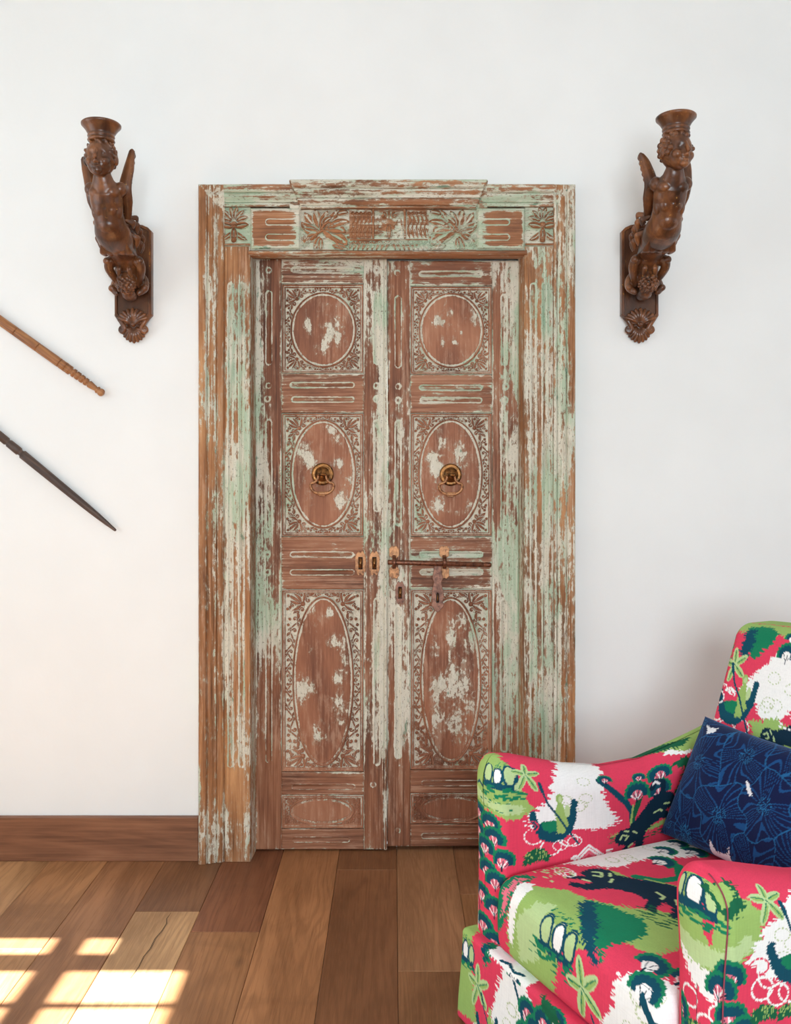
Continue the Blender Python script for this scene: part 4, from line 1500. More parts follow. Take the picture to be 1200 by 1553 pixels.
b2 = [(L, .012), (L - .004, .0134), (214 * px, .0134), (213 * px, .0104), (210.5 * px, .0104), (209.5 * px, .0134), (190 * px, .0138), (188.5 * px, .0100), (184.5 * px, .0100), (183 * px, .0146)]
V, F = lathe([(0, -L)] + [(r, -t) for t, r in b2] + [(0, -182.9 * px)], 22, 'x')
link('grip', fast_mesh('grip', V, F), M_STICK2, o)
b3 = [(183, 6.8), (172, 6.7), (140, 6.4), (100, 5.9), (60, 5.2), (36, 4.4), (20, 3.5), (9, 2.6), (3, 2.2), (.6, 1.6)]
V, F = lathe([(0, -183 * px)] + [(r * px, -t * px) for t, r in b3] + [(0, 0)], 22, 'x')
link('blade', fast_mesh('blade', V, F), M_STICK2, o)


# ------------------------------------------------------------------ printed cloth: motifs painted flat on each piece's own (u, v)
RED, WHT = lin(230, 66, 96), lin(250, 249, 246)
LGR, PGR = lin(158, 190, 106), lin(190, 214, 154)
GRN, DGR = lin(22, 128, 90), lin(24, 98, 66)
TEAL, NAVY = lin(12, 76, 96), lin(12, 44, 64)
PINK = lin(236, 120, 140)


class Print:
    def __init__(self, u0, u1, v0, v1, base=RED, res=.001):
        self.u0, self.v0, self.r = u0, v0, res
        self.us = np.arange(u0, u1, res)
        self.vs = np.arange(v0, v1, res)
        self.U, self.V = np.meshgrid(self.us, self.vs)
        self.img = np.zeros((*self.U.shape, 3), np.float32)
        self.img[:] = base
        self.rg = np.random.default_rng(int(1e4 * abs(u0 + v1)) + 5)

    def box(self, a, b, c, d):
        i0, i1 = np.clip([int((a - self.u0) / self.r), int((b - self.u0) / self.r) + 2], 0, len(self.us))
        j0, j1 = np.clip([int((c - self.v0) / self.r), int((d - self.v0) / self.r) + 2], 0, len(self.vs))
        return slice(j0, j1), slice(i0, i1)

    def put(self, w, m, col):
        self.img[w][m] = col

    def poly(self, pts, col, jag=.002, q=.0035, streak=0):
        P = np.array(pts, float)
        w = self.box(P[:, 0].min() - 2 * jag - abs(streak), P[:, 0].max() + 2 * jag + abs(streak), P[:, 1].min() - 2 * jag, P[:, 1].max() + 2 * jag)
        U, V = self.U[w].copy(), self.V[w].copy()
        if U.size == 0:
            return
        if jag:
            n1, n2 = self.rg.normal(0, 1, 999), self.rg.normal(0, 1, 999)
            iv = (np.floor(V / q)).astype(int) % 997
            iu = (np.floor(U / q)).astype(int) % 997
            U = U + jag * n1[iv] + streak * (n1[(iv * 7) % 997] > .8)
            V = V + jag * .7 * n2[iu]
        m = np.zeros(U.shape, bool)
        for (x0, y0), (x1, y1) in zip(P, np.roll(P, -1, 0)):
            if y0 == y1:
                continue
            c = (V >= min(y0, y1)) & (V < max(y0, y1)) & (U < x0 + (V - y0) * (x1 - x0) / (y1 - y0))
            m ^= c
        self.put(w, m, col)

    def ell(self, u, v, a, b, col, rot=0.0, up=None):
        R = max(a, b)
        w = self.box(u - R, u + R, v - R, v + R)
        x, y = self.U[w] - u, self.V[w] - v
        c, s = math.cos(rot), math.sin(rot)
        m = ((c * x + s * y) / a) ** 2 + ((-s * x + c * y) / b) ** 2 < 1
        if up is not None:
            m &= y > up
        self.put(w, m, col)

    def line(self, pts, wd, col):
        P = np.array(pts, float)
        for p, q in zip(P[:-1], P[1:]):
            w = self.box(min(p[0], q[0]) - wd, max(p[0], q[0]) + wd, min(p[1], q[1]) - wd, max(p[1], q[1]) + wd)
            x, y = self.U[w], self.V[w]
            if x.size == 0:
                continue
            d = q - p
            t = np.clip(((x - p[0]) * d[0] + (y - p[1]) * d[1]) / (d @ d + 1e-12), 0, 1)
            m = (x - p[0] - t * d[0]) ** 2 + (y - p[1] - t * d[1]) ** 2 < wd * wd
            self.put(w, m, col)

    def ring(self, u, v, a, b, col, n=14, wd=.0022, gap=.45):
        for k in range(n):
            t = 2 * PI * k / n
            dt = PI / n * (1 - gap) * .80
            self.line([(u + a * math.cos(t - dt), v + b * math.sin(t - dt)), (u + a * math.cos(t + dt), v + b * math.sin(t + dt))], wd, col)

    def dots(self, u0, u1, v0, v1, n, col, ln=.005, wd=.0015, slope=0.0):
        for _ in range(n):
            u, v = self.rg.uniform(u0, u1), self.rg.uniform(v0, v1)
            self.line([(u, v), (u + ln, v + slope * ln)], wd, col)

    # ---- motifs
    def dome(self, u, v, s, ribs=PINK, trunk=None, sy=.86, sx=1.0):
        self.ell(u, v, s * sx, s * sy, GRN, up=-s * .34)
        for k in range(11):                      # serrated outer edge
            t = PI * (-.10 + 1.2 * k / 10)
            self.ell(u + s * sx * .93 * math.cos(t), v + s * sy * .92 * math.sin(t), s * .15 * sx, s * .13, GRN)
        self.ell(u, v - s * .04, s * .80 * sx, s * sy * .76, TEAL, up=-s * .32)
        for k in range(9):
            t = PI * (-.05 + 1.1 * k / 8)
            self.ell(u + s * sx * .72 * math.cos(t), v + s * sy * .66 * math.sin(t), s * .13 * sx, s * .12, TEAL)
        self.ell(u, v - s * .20, s * .44 * sx, s * .40, ribs)
        for k in range(6):
            t = PI * (.06 + .175 * k)
            self.line([(u, v - s * .56), (u + s * sx * .46 * math.cos(t), v - s * .24 + s * .38 * math.sin(t))], s * (.045 if k % 2 else .03), WHT if k % 2 else NAVY)
        self.line([(u, v - s * .44), (u, v - s * .72)], s * .07, NAVY)
        if trunk:
            self.line([(u, v - s * .5)] + trunk, max(.0016, s * .10), TEAL)

    def boat(self, u, v, s, fl=1):
        def T(p):
            return [(u + fl * s * a, v + s * b) for a, b in p]
        for a, b, r in ((-.42, -.28, .20), (-.05, -.52, .22), (.35, -.40, .18)):
            self.ring(u + fl * s * a, v + s * b, s * r, s * r * .75, WHT, 15, s * .017)
        hull = [(-.52, .06), (-.50, .18), (-.40, .20), (-.36, .08), (-.30, -.04), (-.1, .02), (.12, .0), (.28, .08), (.38, .34), (.37, .46), (.45, .52), (.53, .46), (.50, .30), (.50, .05), (.40, -.22), (.2, -.40), (-.05, -.44), (-.28, -.34), (-.42, -.14)]
        self.poly(T(hull), TEAL, s * .012, .002)
        self.poly(T([(-.26, -.02), (.0, .04), (.2, .02), (.1, -.18), (-.1, -.22), (-.24, -.12)]), GRN, s * .012, .002)
        self.poly(T([(.02, .22), (.10, .40), (.20, .38), (.28, .12), (.34, -.05), (.24, -.24), (.08, -.26), (.08, -.02)]), LGR, s * .01, .002)
        self.ell(u + fl * s * .13, v + s * .48, s * .075, s * .10, LGR)
        self.ell(u + fl * s * .14, v + s * .47, s * .045, s * .06, PGR)
        self.ell(u + fl * s * .30, v + s * .24, s * .06, s * .13, PGR)
        self.line(T([(-.28, .66), (-.12, .36), (.1, .12), (.28, -.14), (.44, -.36), (.56, -.52)]), s * .022, TEAL)
        self.line(T([(-.30, .72), (-.24, .58)]), s * .035, TEAL)

    def plant(self, u, v, s, rot=0.0):
        for a, l in ((.2, 1), (1.35, .95), (2.7, .85), (4.1, 1.05), (5.3, 1.1)):
            a += rot
            cu, cv = u + s * .34 * l * math.cos(a), v + s * .34 * l * math.sin(a)
            self.ell(cu, cv, s * .36 * l, s * .15, PGR, a)
            self.ell(cu + s * .02, cv - s * .03, s * .28 * l, s * .07, LGR, a)
            self.line([(u, v), (u + s * .6 * l * math.cos(a), v + s * .6 * l * math.sin(a))], s * .018, GRN)

    def hut(self, u, v, s, lean=0.0):
        self.poly([(u - s * .55, v + s * .30), (u - s * .1, v + s * .56), (u + s * .35, v + s * .52), (u + s * .58, v + s * .22), (u + s * .2, v + s * .26), (u - s * .3, v + s * .24)], LGR, s * .01)
        self.dots(u - s * .5, u + s * .5, v + s * .28, v + s * .5, 26, GRN, s * .05, s * .014, .5)
        for a in (-.36, .04, .40):
            self.ell(u + s * a, v + s * .02, s * .20, s * .34, TEAL)
        for a in (-.36, .04, .40):
            self.ell(u + s * a, v + s * .02, s * .135, s * .27, PGR if a != .04 else WHT)
        self.poly([(u - s * .50, v - s * .20), (u + s * .5, v - s * .20), (u + s * .62, v - s * .36), (u - s * .55, v - s * .38)], TEAL, s * .02)
        self.dots(u - s * .7, u + s * .7, v - s * .55, v - s * .30, 30, GRN, s * .12, s * .024)

    def panther(self, u, v, s, rot=0.0, fl=1):
        c, sn = math.cos(rot), math.sin(rot)

        def T(p):
            return [(u + s * (c * a * fl - sn * b), v + s * (sn * a * fl + c * b)) for a, b in p]
        body = [(-.66, -.02), (-.64, .10), (-.56, .19), (-.44, .21), (-.34, .15), (-.20, .17), (.0, .22), (.22, .30), (.40, .32), (.55, .24), (.63, .06), (.62, -.18), (.66, -.32), (.52, -.34), (.48, -.16), (.36, -.10), (.36, -.26), (.40, -.36), (.26, -.36), (.22, -.18), (.04, -.14), (-.12, -.16), (-.24, -.24), (-.36, -.38), (-.58, -.40), (-.62, -.32), (-.48, -.28), (-.40, -.18), (-.52, -.20), (-.70, -.26), (-.72, -.18), (-.56, -.10)]
        self.poly(T(body), NAVY, s * .012, .002)
        self.line(T([(.50, .18), (.64, .36), (.56, .50), (.44, .46)]), s * .045, NAVY)
        self.line(T([(.58, .40), (.56, .50), (.50, .50)]), s * .016, WHT)
        for p in ([(-.56, .06), (-.48, .10), (-.44, .04)], [(-.40, .14), (-.36, .08)], [(-.50, -.02), (-.42, .0)], [(-.30, .02), (-.28, -.06)], [(.20, .04), (.30, .0), (.30, -.06)], [(.42, .02), (.48, -.06)], [(-.54, -.18), (-.46, -.18)]):
            self.line(T(p), s * .018, PGR)

    def willow(self, u, v, s):
        self.poly([(u - s, v - s * .5), (u - s * .8, v + s * .25), (u - s * .2, v + s * .5), (u + s * .5, v + s * .4), (u + s, v - s * .05), (u + s * .9, v - s * .5), (u + s * .3, v - s * .35), (u - s * .4, v - s * .42)], DGR, s * .07, .002)
        self.dots(u - s * .8, u + s * .7, v - s * .25, v + s * .32, 26, LGR, .0005, .0013, 6)

    def fir(self, pts, col=GRN, shade=None):
        self.poly(pts, col, .004, .003, .006)
        if shade:
            self.poly(shade, TEAL, .0045, .003, .006)

    def cloud(self, pts, scal=True, col=WHT):
        P = np.array(pts)
        self.poly(pts, col, .0042, .0035, .006)
        c = P.mean(0)
        for k in range(34):                      # dashed fringe
            t = self.rg.uniform(0, len(P))
            i, f = int(t), t % 1
            p = P[i] * (1 - f) + P[(i + 1) % len(P)] * f
            p = c + (p - c) * self.rg.uniform(1.0, 1.10)
            self.line([(p[0] - .003, p[1]), (p[0] + .004, p[1])], .0014, col)
        if scal:
            for k in range(7):
                q = c + (P[self.rg.integers(len(P))] - c) * self.rg.uniform(.15, .6)
                self.ring(q[0], q[1], .018, .012, lin(186, 200, 150), 12, .0011, .5)

    def sample(self, u, v):
        i = np.clip(((u - self.u0) / self.r).astype(int), 0, len(self.us) - 1)
        j = np.clip(((v - self.v0) / self.r).astype(int), 0, len(self.vs) - 1)
        return self.img[j, i]


def trees(p, L, s=.026, ribs=PINK):
    for u, v in L:
        p.dome(u, v, s, ribs)


# far arm: front panel (u < 0), inner face and roll over the top
FA = Print(-.14, .78, .10, .95)
FA.poly([(.50, .655), (.56, .625), (.66, .61), (.80, .63), (.80, .80), (.46, .80)], LGR, .004, .003, .01)
FA.poly([(.50, .648), (.56, .616), (.60, .612), (.56, .632), (.52, .66)], WHT, .003, .003, .008)
FA.fir([(.50, .60), (.54, .575), (.60, .57), (.585, .595), (.54, .61)], DGR)
FA.fir([(.40, .70), (.48, .665), (.56, .65), (.60, .66), (.54, .69), (.44, .72)], DGR)
FA.poly([(-.15, .512), (-.06, .500), (0, .494), (.05, .485), (.098, .512), (.07, .535), (.055, .575), (.03, .602), (.03, .68), (-.02, .76), (-.15, .76)], LGR, .003)
FA.poly([(-.13, .522), (-.05, .512), (.02, .500), (.06, .498), (.07, .512), (.03, .525), (-.03, .522), (-.06, .532), (-.13, .55)], PGR, .003)
FA.dots(-.09, .05, .500, .535, 22, GRN, .007, .0013)
FA.hut(-.004, .588, .098)
FA.line([(-.10, .548), (-.08, .556), (-.06, .548)], .003, TEAL)
FA.cloud([(.074, .483), (.10, .510), (.135, .535), (.14, .575), (.165, .625), (.19, .70), (.30, .69), (.30, .61), (.285, .56), (.335, .485), (.30, .455), (.22, .462), (.13, .452), (.10, .462)])
FA.plant(.072, .592, .062, .1)
FA.boat(.146, .482, .128)
FA.ring(.085, .470, .020, .013, RED, 14, .0018)
FA.ring(.085, .470, .011, .007, RED, 8, .0016)
for u, v in ((.165, .418), (.205, .425)):
    FA.ring(u, v, .020, .014, WHT, 14, .0017)
FA.line([(.375, .45), (.372, .50), (.355, .535), (.325, .565), (.28, .60)], .0085, TEAL)
FA.line([(.372, .47), (.39, .52), (.40, .55)], .0085, DGR)
FA.line([(.368, .45), (.376, .52)], .003, LGR)
for u, v, s in ((.388, .556, .038), (.462, .590, .038), (.458, .546, .036), (.30, .605, .022), (.40, .598, .02)):
    FA.dome(u, v, s)
FA.poly([(.30, .432), (.36, .415), (.50, .425), (.60, .44), (.62, .50), (.52, .50), (.47, .44), (.40, .432)], LGR, .004, .003, .01)
FA.fir([(.50, .50), (.54, .57), (.62, .60), (.66, .50), (.60, .44), (.52, .45)], DGR)
FA.dots(.30, .50, .395, .432, 40, DGR, .010, .0016)
FA.panther(.418, .455, .165, .62)
for u, v in ((-.095, .482), (-.035, .470), (-.100, .440), (-.022, .440), (-.060, .412), (.010, .395), (-.105, .382), (-.050, .362), (-.015, .345), (-.075, .300), (-.020, .285), (-.065, .235), (-.02, .21)):
    FA.dome(u, v, .030, PINK, sx=1.45 if u < -.01 else 1.15)
FA.line([(-.105, .33), (-.10, .29), (-.085, .26)], .003, TEAL)
FA.poly([(-.14, .15), (-.14, .36), (-.115, .33), (-.108, .25), (-.095, .20)], WHT, .002)
FA.willow(.100, .398, .038)
for k in range(3):
    r = .040 - .012 * k
    FA.line([(.245 - r, .372), (.245, .372 + r * .9), (.245 + r, .372)], .0030, WHT if k < 2 else PINK)
FA.dots(.19, .31, .362, .385, 26, WHT, .008, .0018)

# near arm: front panel (u < 0), outer face (u > 0)
NA = Print(-.14, .80, .10, .95)
NA.poly([(-.15, .485), (-.10, .462), (-.05, .452), (-.01, .47), (.03, .482), (.07, .512), (.075, .56), (.03, .60), (-.02, .62), (-.02, .80), (-.15, .80)], LGR, .003)
NA.poly([(-.03, .50), (-.02, .56), (-.05, .60), (-.06, .575), (-.045, .52)], RED, .002)
NA.poly([(-.12, .475), (-.06, .462), (0, .475), (.06, .512), (.05, .535), (0, .505), (-.06, .50), (-.12, .51)], PGR, .003)
NA.hut(-.070, .582, .100)
NA.fir([(-.048, .60), (-.03, .66), (.03, .63), (.05, .585), (.02, .555), (-.01, .57)], DGR)
NA.poly([(-.045, .61), (-.035, .655), (.01, .64), (.03, .60), (0, .575)], LGR, .003)
NA.cloud([(-.105, .478), (-.06, .458), (-.02, .462), (-.005, .43), (-.02, .412), (-.06, .425), (-.09, .45)], False)
for u, v in ((-.078, .402), (-.035, .372), (-.01, .395)):
    NA.ring(u, v, .021, .016, WHT, 15, .0023)
NA.cloud([(.045, .485), (.075, .53), (.11, .57), (.16, .62), (.26, .62), (.28, .52), (.22, .46), (.10, .452)])
NA.plant(.085, .588, .060, .3)
NA.boat(.155, .492, .132)
for u, v in ((.082, .436), (.118, .420)):
    NA.ring(u, v, .023, .020, WHT, 15, .0023)
NA.ring(.072, .475, .022, .014, RED, 14, .002)
trees(NA, [(.012, .462), (-.006, .44), (.018, .395), (.04, .37), (.0, .36), (.03, .33), (-.09, .335), (-.112, .37), (-.03, .318)], .034)
NA.willow(.088, .392, .032)
NA.willow(.145, .385, .030)
NA.willow(-.055, .355, .030)
NA.fir([(-.13, .41), (-.115, .40), (-.085, .33), (-.09, .25), (-.13, .25)], GRN, [(-.12, .36), (-.10, .34), (-.10, .27), (-.13, .27)])

# seat cushion: top (v > 0 going back) and front (v < 0 going down)
SE = Print(-.30, .30, -.24, .60)
SE.cloud([(-.27, .13), (-.20, .19), (-.155, .24), (-.165, .33), (-.12, .45), (-.2, .52), (-.28, .52)])
SE.poly([(-.20, -.05), (-.17, .03), (-.12, .075), (-.06, .085), (.0, .13), (.07, .20), (.16, .16), (.16, .06), (.09, .04), (.05, -.01), (-.02, -.05), (-.04, -.14), (-.12, -.2), (-.2, -.16)], LGR, .004, .003, .008)
SE.poly([(-.17, -.06), (-.13, .0), (-.09, .02), (-.05, -.02), (-.09, -.10), (-.16, -.14)], PGR, .004, .003)
SE.fir([(-.06, .085), (-.01, .105), (.055, .125), (.10, .10), (.10, .055), (.085, .01), (.10, -.02), (.06, .0), (.02, .01), (-.03, .03)], GRN, [(-.05, .09), (-.02, .07), (.02, .045), (.05, .01), (.09, -.02), (.085, -.03), (.03, -.01), (-.02, .03), (-.06, .06)])
SE.line([(-.10, .24), (-.06, .27), (-.05, .32), (-.10, .36)], .011, GRN)
SE.line([(-.07, .245), (.0, .29), (.06, .32)], .010, TEAL)
SE.line([(-.08, .25), (-.02, .285)], .003, LGR)
for u, v, s in ((-.135, .345, .036), (-.185, .40, .030), (-.15, .455, .034), (-.05, .36, .03), (-.21, .46, .028), (.02, .36, .03)):
    SE.dome(u, v, s, WHT if u < -.1 else PINK, sy=.9)
SE.poly([(-.16, .20), (-.13, .225), (-.07, .215), (-.08, .17), (-.12, .17)], LGR, .004, .003, .008)
SE.panther(-.055, .205, .200, .36)
SE.dots(.0, .10, .13, .18, 34, DGR, .011, .0017, .6)
SE.poly([(-.235, .04), (-.21, .06), (-.19, .02), (-.205, -.07), (-.25, -.13), (-.27, -.05)], GRN, .003, .003, .008)
SE.poly([(-.225, .03), (-.21, .04), (-.205, -.03), (-.225, -.08)], PINK, .003, .003, .006)
SE.poly([(-.205, .015), (-.185, .035), (-.165, .02), (-.175, -.06), (-.185, -.12), (-.20, -.10), (-.197, -.03)], WHT, .002, .003, .004)
for k in range(3):
    SE.ring(-.195 + .008 * k, .125, .030 - .008 * k, .018 - .005 * k, WHT, 13, .0018)
SE.dots(-.25, -.17, .07, .14, 40, PGR, .006, .0018)
SE.hut(-.035, -.035, .100)
SE.dots(-.13, .02, -.10, -.06, 34, GRN, .009, .0017)
SE.plant(.050, -.085, .082, .5)
SE.cloud([(.14, -.02), (.20, .025), (.26, .04), (.30, .03), (.30, -.20), (.12, -.20), (.10, -.13), (.135, -.08)])
SE.dome(.205, -.008, .040, WHT, [(.235, -.055), (.27, -.07)])
SE.dome(.175, .040, .036, WHT)
SE.dome(.235, .060, .034)
SE.line([(.205, -.02), (.24, -.05), (.28, -.06)], .005, TEAL)
SE.boat(.10, -.185, .085)

# backrest front
BA = Print(-.40, .36, .30, 1.05)
BA.poly([(-.32, .86), (-.29, .90), (.36, .95), (.36, 1.05), (-.40, 1.05), (-.40, .84)], LGR, .004, .003, .008)
BA.poly([(-.30, .845), (-.15, .852), (.0, .848), (.3, .86), (.3, .9), (-.30, .9)], LGR, .005, .003, .008)
BA.fir([(-.255, .87), (-.20, .885), (-.15, .86), (-.17, .82), (-.20, .79), (-.225, .79), (-.245, .82)], GRN, [(-.25, .86), (-.225, .86), (-.215, .82), (-.235, .775), (-.255, .80)])
BA.cloud([(-.235, .70), (-.20, .745), (-.145, .80), (-.08, .85), (.02, .83), (.05, .76), (-.02, .72), (-.07, .70), (-.09, .665), (-.14, .665), (-.16, .69), (-.26, .715), (-.29, .72)])
for u, v, s in ((-.112, .812, .028), (-.105, .852, .026), (-.06, .83, .026), (-.02, .80, .026), (-.075, .868, .022)):
    BA.dome(u, v, s, WHT)
BA.plant(-.262, .768, .060, .4)
BA.boat(-.232, .682, .120)
BA.poly([(-.40, .70), (-.30, .74), (-.285, .80), (-.31, .86), (-.40, .86)], LGR, .003)
BA.dots(-.31, -.28, .74, .86, 20, GRN, .006, .0016, .6)
BA.ring(-.285, .685, .016, .014, WHT, 10, .0022)
BA.poly([(-.17, .655), (-.10, .675), (-.03, .66), (-.03, .61), (-.15, .62)], LGR, .004, .003, .008)
BA.panther(-.06, .640, .11, .2)
BA.dots(-.15, -.02, .66, .72, 24, WHT, .006, .0015)

# skirt of the base
SK = Print(-.42, .42, -.05, .26)
SK.poly([(-.40, .02), (-.30, .03), (-.315, .08), (-.33, .12), (-.345, .25), (-.42, .25)], LGR, .003)
SK.hut(-.365, .165, .070)
SK.fir([(-.29, .24), (-.26, .24), (-.255, .19), (-.28, .165)], GRN, [(-.295, .23), (-.275, .22), (-.275, .175), (-.29, .19)])
SK.plant(-.305, .115, .070, .3)
SK.cloud([(-.255, .05), (-.225, .15), (-.20, .215), (-.13, .22), (-.10, .17), (-.06, .12), (-.04, .03), (-.1, .01)])
SK.dome(-.168, .205, .026, WHT, [(-.15, .17), (-.12, .12)])
SK.line([(-.165, .19), (-.145, .16), (-.115, .10)], .004, TEAL)
trees(SK, [(-.115, .155), (-.085, .135), (-.12, .105), (-.06, .165), (-.02, .19), (.02, .16), (-.03, .12), (.06, .19), (.1, .14)], .034)
SK.fir([(-.08, .22), (-.04, .215), (.0, .19), (-.02, .17), (-.07, .19)], DGR)
SK.boat(-.262, .045, .085)
SK.poly([(-.27, .202), (-.12, .202), (-.12, .25), (-.27, .25)], WHT, .003)
SK.line([(-.225, .212), (-.20, .222), (-.175, .212), (-.15, .224)], .004, TEAL)

# velvet cushion: big line-drawn blooms on midnight blue, white showing between them
PW, PH_ = .522, .300
PI_ = Print(-PW / 2 - .02, PW / 2 + .02, -PH_ / 2 - .02, PH_ / 2 + .02, lin(8, 20, 62))
CEN = [(-.185, .035, .3), (-.06, .085, 1.9), (-.235, -.115, 2.2), (-.07, -.060, 4.0), (.035, -.005, .8), (.13, .075, 2.6), (.15, -.085, 5.0), (.245, .0, 1.2), (-.165, -.125, .9), (-.255, .125, 4.4), (.03, .145, 3.3), (.04, -.14, 5.7)]
D = np.stack([np.hypot(PI_.U - u, PI_.V - v) * (1 + .16 * np.sin(5 * np.arctan2(PI_.V - v, PI_.U - u) + q)) for u, v, q in CEN])
near = D.argmin(0)
Ds = np.sort(D, 0)
for k, (u, v, q) in enumerate(CEN):
    th = np.arctan2(PI_.V - v, PI_.U - u)
    r = np.hypot(PI_.U - u, PI_.V - v)
    wob = .5 * np.sin(3 * th + q) + .35 * np.sin(5 * th - 2 * q)
    ln = np.sin(26 * (th + 9.0 * r * wob + .30 * np.sin(24 * r + q)) + 2.0 * np.sin(3 * th + q))
    m = near == k
    wline = .70
    PI_.img[m & (ln > wline)] = lin(18, 70, 122)
    PI_.img[m & (r < .020) & (ln > .4) & (r > .004)] = lin(30, 100, 148)
PI_.img[(Ds[1] - Ds[0] < .0022)] = lin(28, 92, 140)
for pts in ([(-.230, .128), (-.205, .124), (-.185, .128), (-.188, .116), (-.205, .103), (-.214, .115)],
            [(-.262, .045), (-.242, .040), (-.250, .01), (-.248, -.025), (-.240, -.045), (-.256, -.042), (-.264, -.01)],
            [(-.035, .035), (-.022, .028), (-.004, .008), (-.010, .003), (-.024, .014)],
            [(-.085, -.115), (-.070, -.132), (-.035, -.128), (-.030, -.112), (-.028, -.140), (-.05, -.150), (-.09, -.15)],
            [(.09, .02), (.10, .01), (.11, .03)], [(.20, .06), (.22, .045), (.215, .08)]):
    PI_.poly(pts, lin(234, 234, 236), .0012, .002)


def grad_lines(lo, hi, fine0, fine1, fine, coarse):
    out = [lo]
    x = lo
    while x < hi - 1e-6:
        x += fine if fine0 - 1e-6 <= x < fine1 else coarse
        out.append(min(x, hi))
    return np.array(out)


def upholstery(name, parent, lx, ly, lz, rad, deform, cols, mat):
    """rounded box from grid lines; cols: {'x-','x+','y-','y+','z-','z+'} -> (Print, fn(x, y, z) -> u, v)"""
    L = [np.asarray(lx), np.asarray(ly), np.asarray(lz)]
    lo = np.array([l[0] for l in L])
    hi = np.array([l[-1] for l in L])
    rad = np.array(rad, float)
    Vs, Fs, Cs = [], [], []
    base = 0
    for ax in range(3):
        b, c = [(1, 2), (2, 0), (0, 1)][ax]
        for sg, nm in ((0, '-'), (1, '+')):
            B, Cc = np.meshgrid(L[b], L[c], indexing='ij')
            P = np.zeros((*B.shape, 3))
            P[..., b], P[..., c] = B, Cc
            P[..., ax] = hi[ax] if sg else lo[ax]
            idx = base + np.arange(B.size).reshape(B.shape)
            q = np.stack([idx[:-1, :-1], idx[1:, :-1], idx[1:, 1:], idx[:-1, 1:]], -1).reshape(-1, 4)
            if not sg:
                q = q[:, ::-1]
            pf = P.reshape(-1, 3)
            pr, fn = cols['xyz'[ax] + nm]
            u, v = fn(pf[:, 0], pf[:, 1], pf[:, 2])
            col = pr.sample(u, v)
            Vs.append(pf)
            Fs.append(q)
            Cs.append(col[(q - base)].reshape(-1, 3))
            base += B.size
    V, F, C = np.concatenate(Vs), np.concatenate(Fs), np.concatenate(Cs)
    _, first, inv = np.unique(np.round(V, 6), axis=0, return_index=True, return_inverse=True)
    inv = inv.ravel()
    V, F = V[first], inv[F]
    q = np.clip(V, lo + rad, hi - rad)
    n = (V - q) / rad
    l = np.linalg.norm(n, axis=1)[:, None]
    S = np.where(l > 1e-9, q + rad * n / np.maximum(l, 1e-9), V)
    S = deform(S)
    me = fast_mesh(name, S, F)
    a = me.color_attributes.new('print', 'FLOAT_COLOR', 'CORNER')
    a.data.foreach_set('color', np.c_[C, np.ones(len(C))].astype(np.float32).ravel())
    return link(name, me, mat, parent)


chair = empty('armchair', (.346, -1.198, 0))
chair.rotation_euler = (0, 0, math.atan2(-.9, .436))
tag(chair, 'low upholstered armchair in pink, green and white scenic printed fabric, beside the door', 'armchair')

SAGY = [0, .03, .07, .13, .22, .33, .44, .54, .62, .72, .80]
SAGZ = [0, -.003, -.010, -.027, -.051, -.070, -.069, -.048, -.030, -.006, .006]


def arm_deform(xc, side):
    def f(S):
        x, y, z = S.T.copy()
        t = sm(z, .30, .60)
        z = z + np.interp(y, SAGY, SAGZ) * t
        x = x + side * .007 * np.exp(-((z - .555) / .07) ** 2) * np.sign(side) * 1.0 * ((x - xc) * side > 0)
        x = x - side * .004 * np.exp(-((z - .36) / .10) ** 2) * ((x - xc) * side > 0)
        y = y - .006 * np.exp(-((z - .55) / .06) ** 2) * (y < .05)
        return np.stack([x, y, z], -1)
    return f


FI = -.2655
far_cols = {'x+': (FA, lambda x, y, z: (y, z)), 'z+': (FA, lambda x, y, z: (y, .62 + (FI - x))), 'y-': (FA, lambda x, y, z: (x - FI, z)),
            'x-': (FA, lambda x, y, z: (y, 1.356 - z)), 'y+': (FA, lambda x, y, z: (.75 + 0 * y, z)), 'z-': (FA, lambda x, y, z: (y, .12 + 0 * z))}
upholstery('arm', chair, np.linspace(-.3815, FI, 52), grad_lines(0, .74, 0, .66, .0023, .01), grad_lines(.15, .62, .2, .70, .0023, .01), (.052, .028, .058), arm_deform(-.3235, -1), far_cols, M_FABRIC)
NO = .3815
near_cols = {'x+': (NA, lambda x, y, z: (y, z)), 'z+': (NA, lambda x, y, z: (y, .62 + (NO - x))), 'y-': (NA, lambda x, y, z: (x - NO, z)),
             'x-': (NA, lambda x, y, z: (y, 1.356 - z)), 'y+': (NA, lambda x, y, z: (.75 + 0 * y, z)), 'z-': (NA, lambda x, y, z: (y, .12 + 0 * z))}
upholstery('arm', chair, np.linspace(.2655, NO, 58), grad_lines(0, .74, 0, .30, .002, .008), grad_lines(.15, .62, .30, .70, .002, .008), (.052, .022, .058), arm_deform(.3235, 1), near_cols, M_FABRIC)
# welt sewn round the near arm's front panel
zs = np.linspace(.19, .566, 26)
pts = [(NO - .001, -.001, z) for z in zs] + [(NO - .052 + .052 * math.cos(a), -.002, .566 + .050 * math.sin(a)) for a in np.linspace(.1, PI / 2 * .8, 10)]
P = np.array(pts)
P[:, 0] += .007 * np.exp(-((P[:, 2] - .555) / .07) ** 2) - .004 * np.exp(-((P[:, 2] - .36) / .10) ** 2) - .0055
P[:, 1] += .006
V, F = tube(P, .0012, 8)
me = fast_mesh('seam', V, F)
a = me.color_attributes.new('print', 'FLOAT_COLOR', 'POINT')
a.data.foreach_set('color', np.tile(np.array([*lin(150, 70, 84), 1], np.float32), len(V)))
link('seam', me, M_FABRIC, chair)


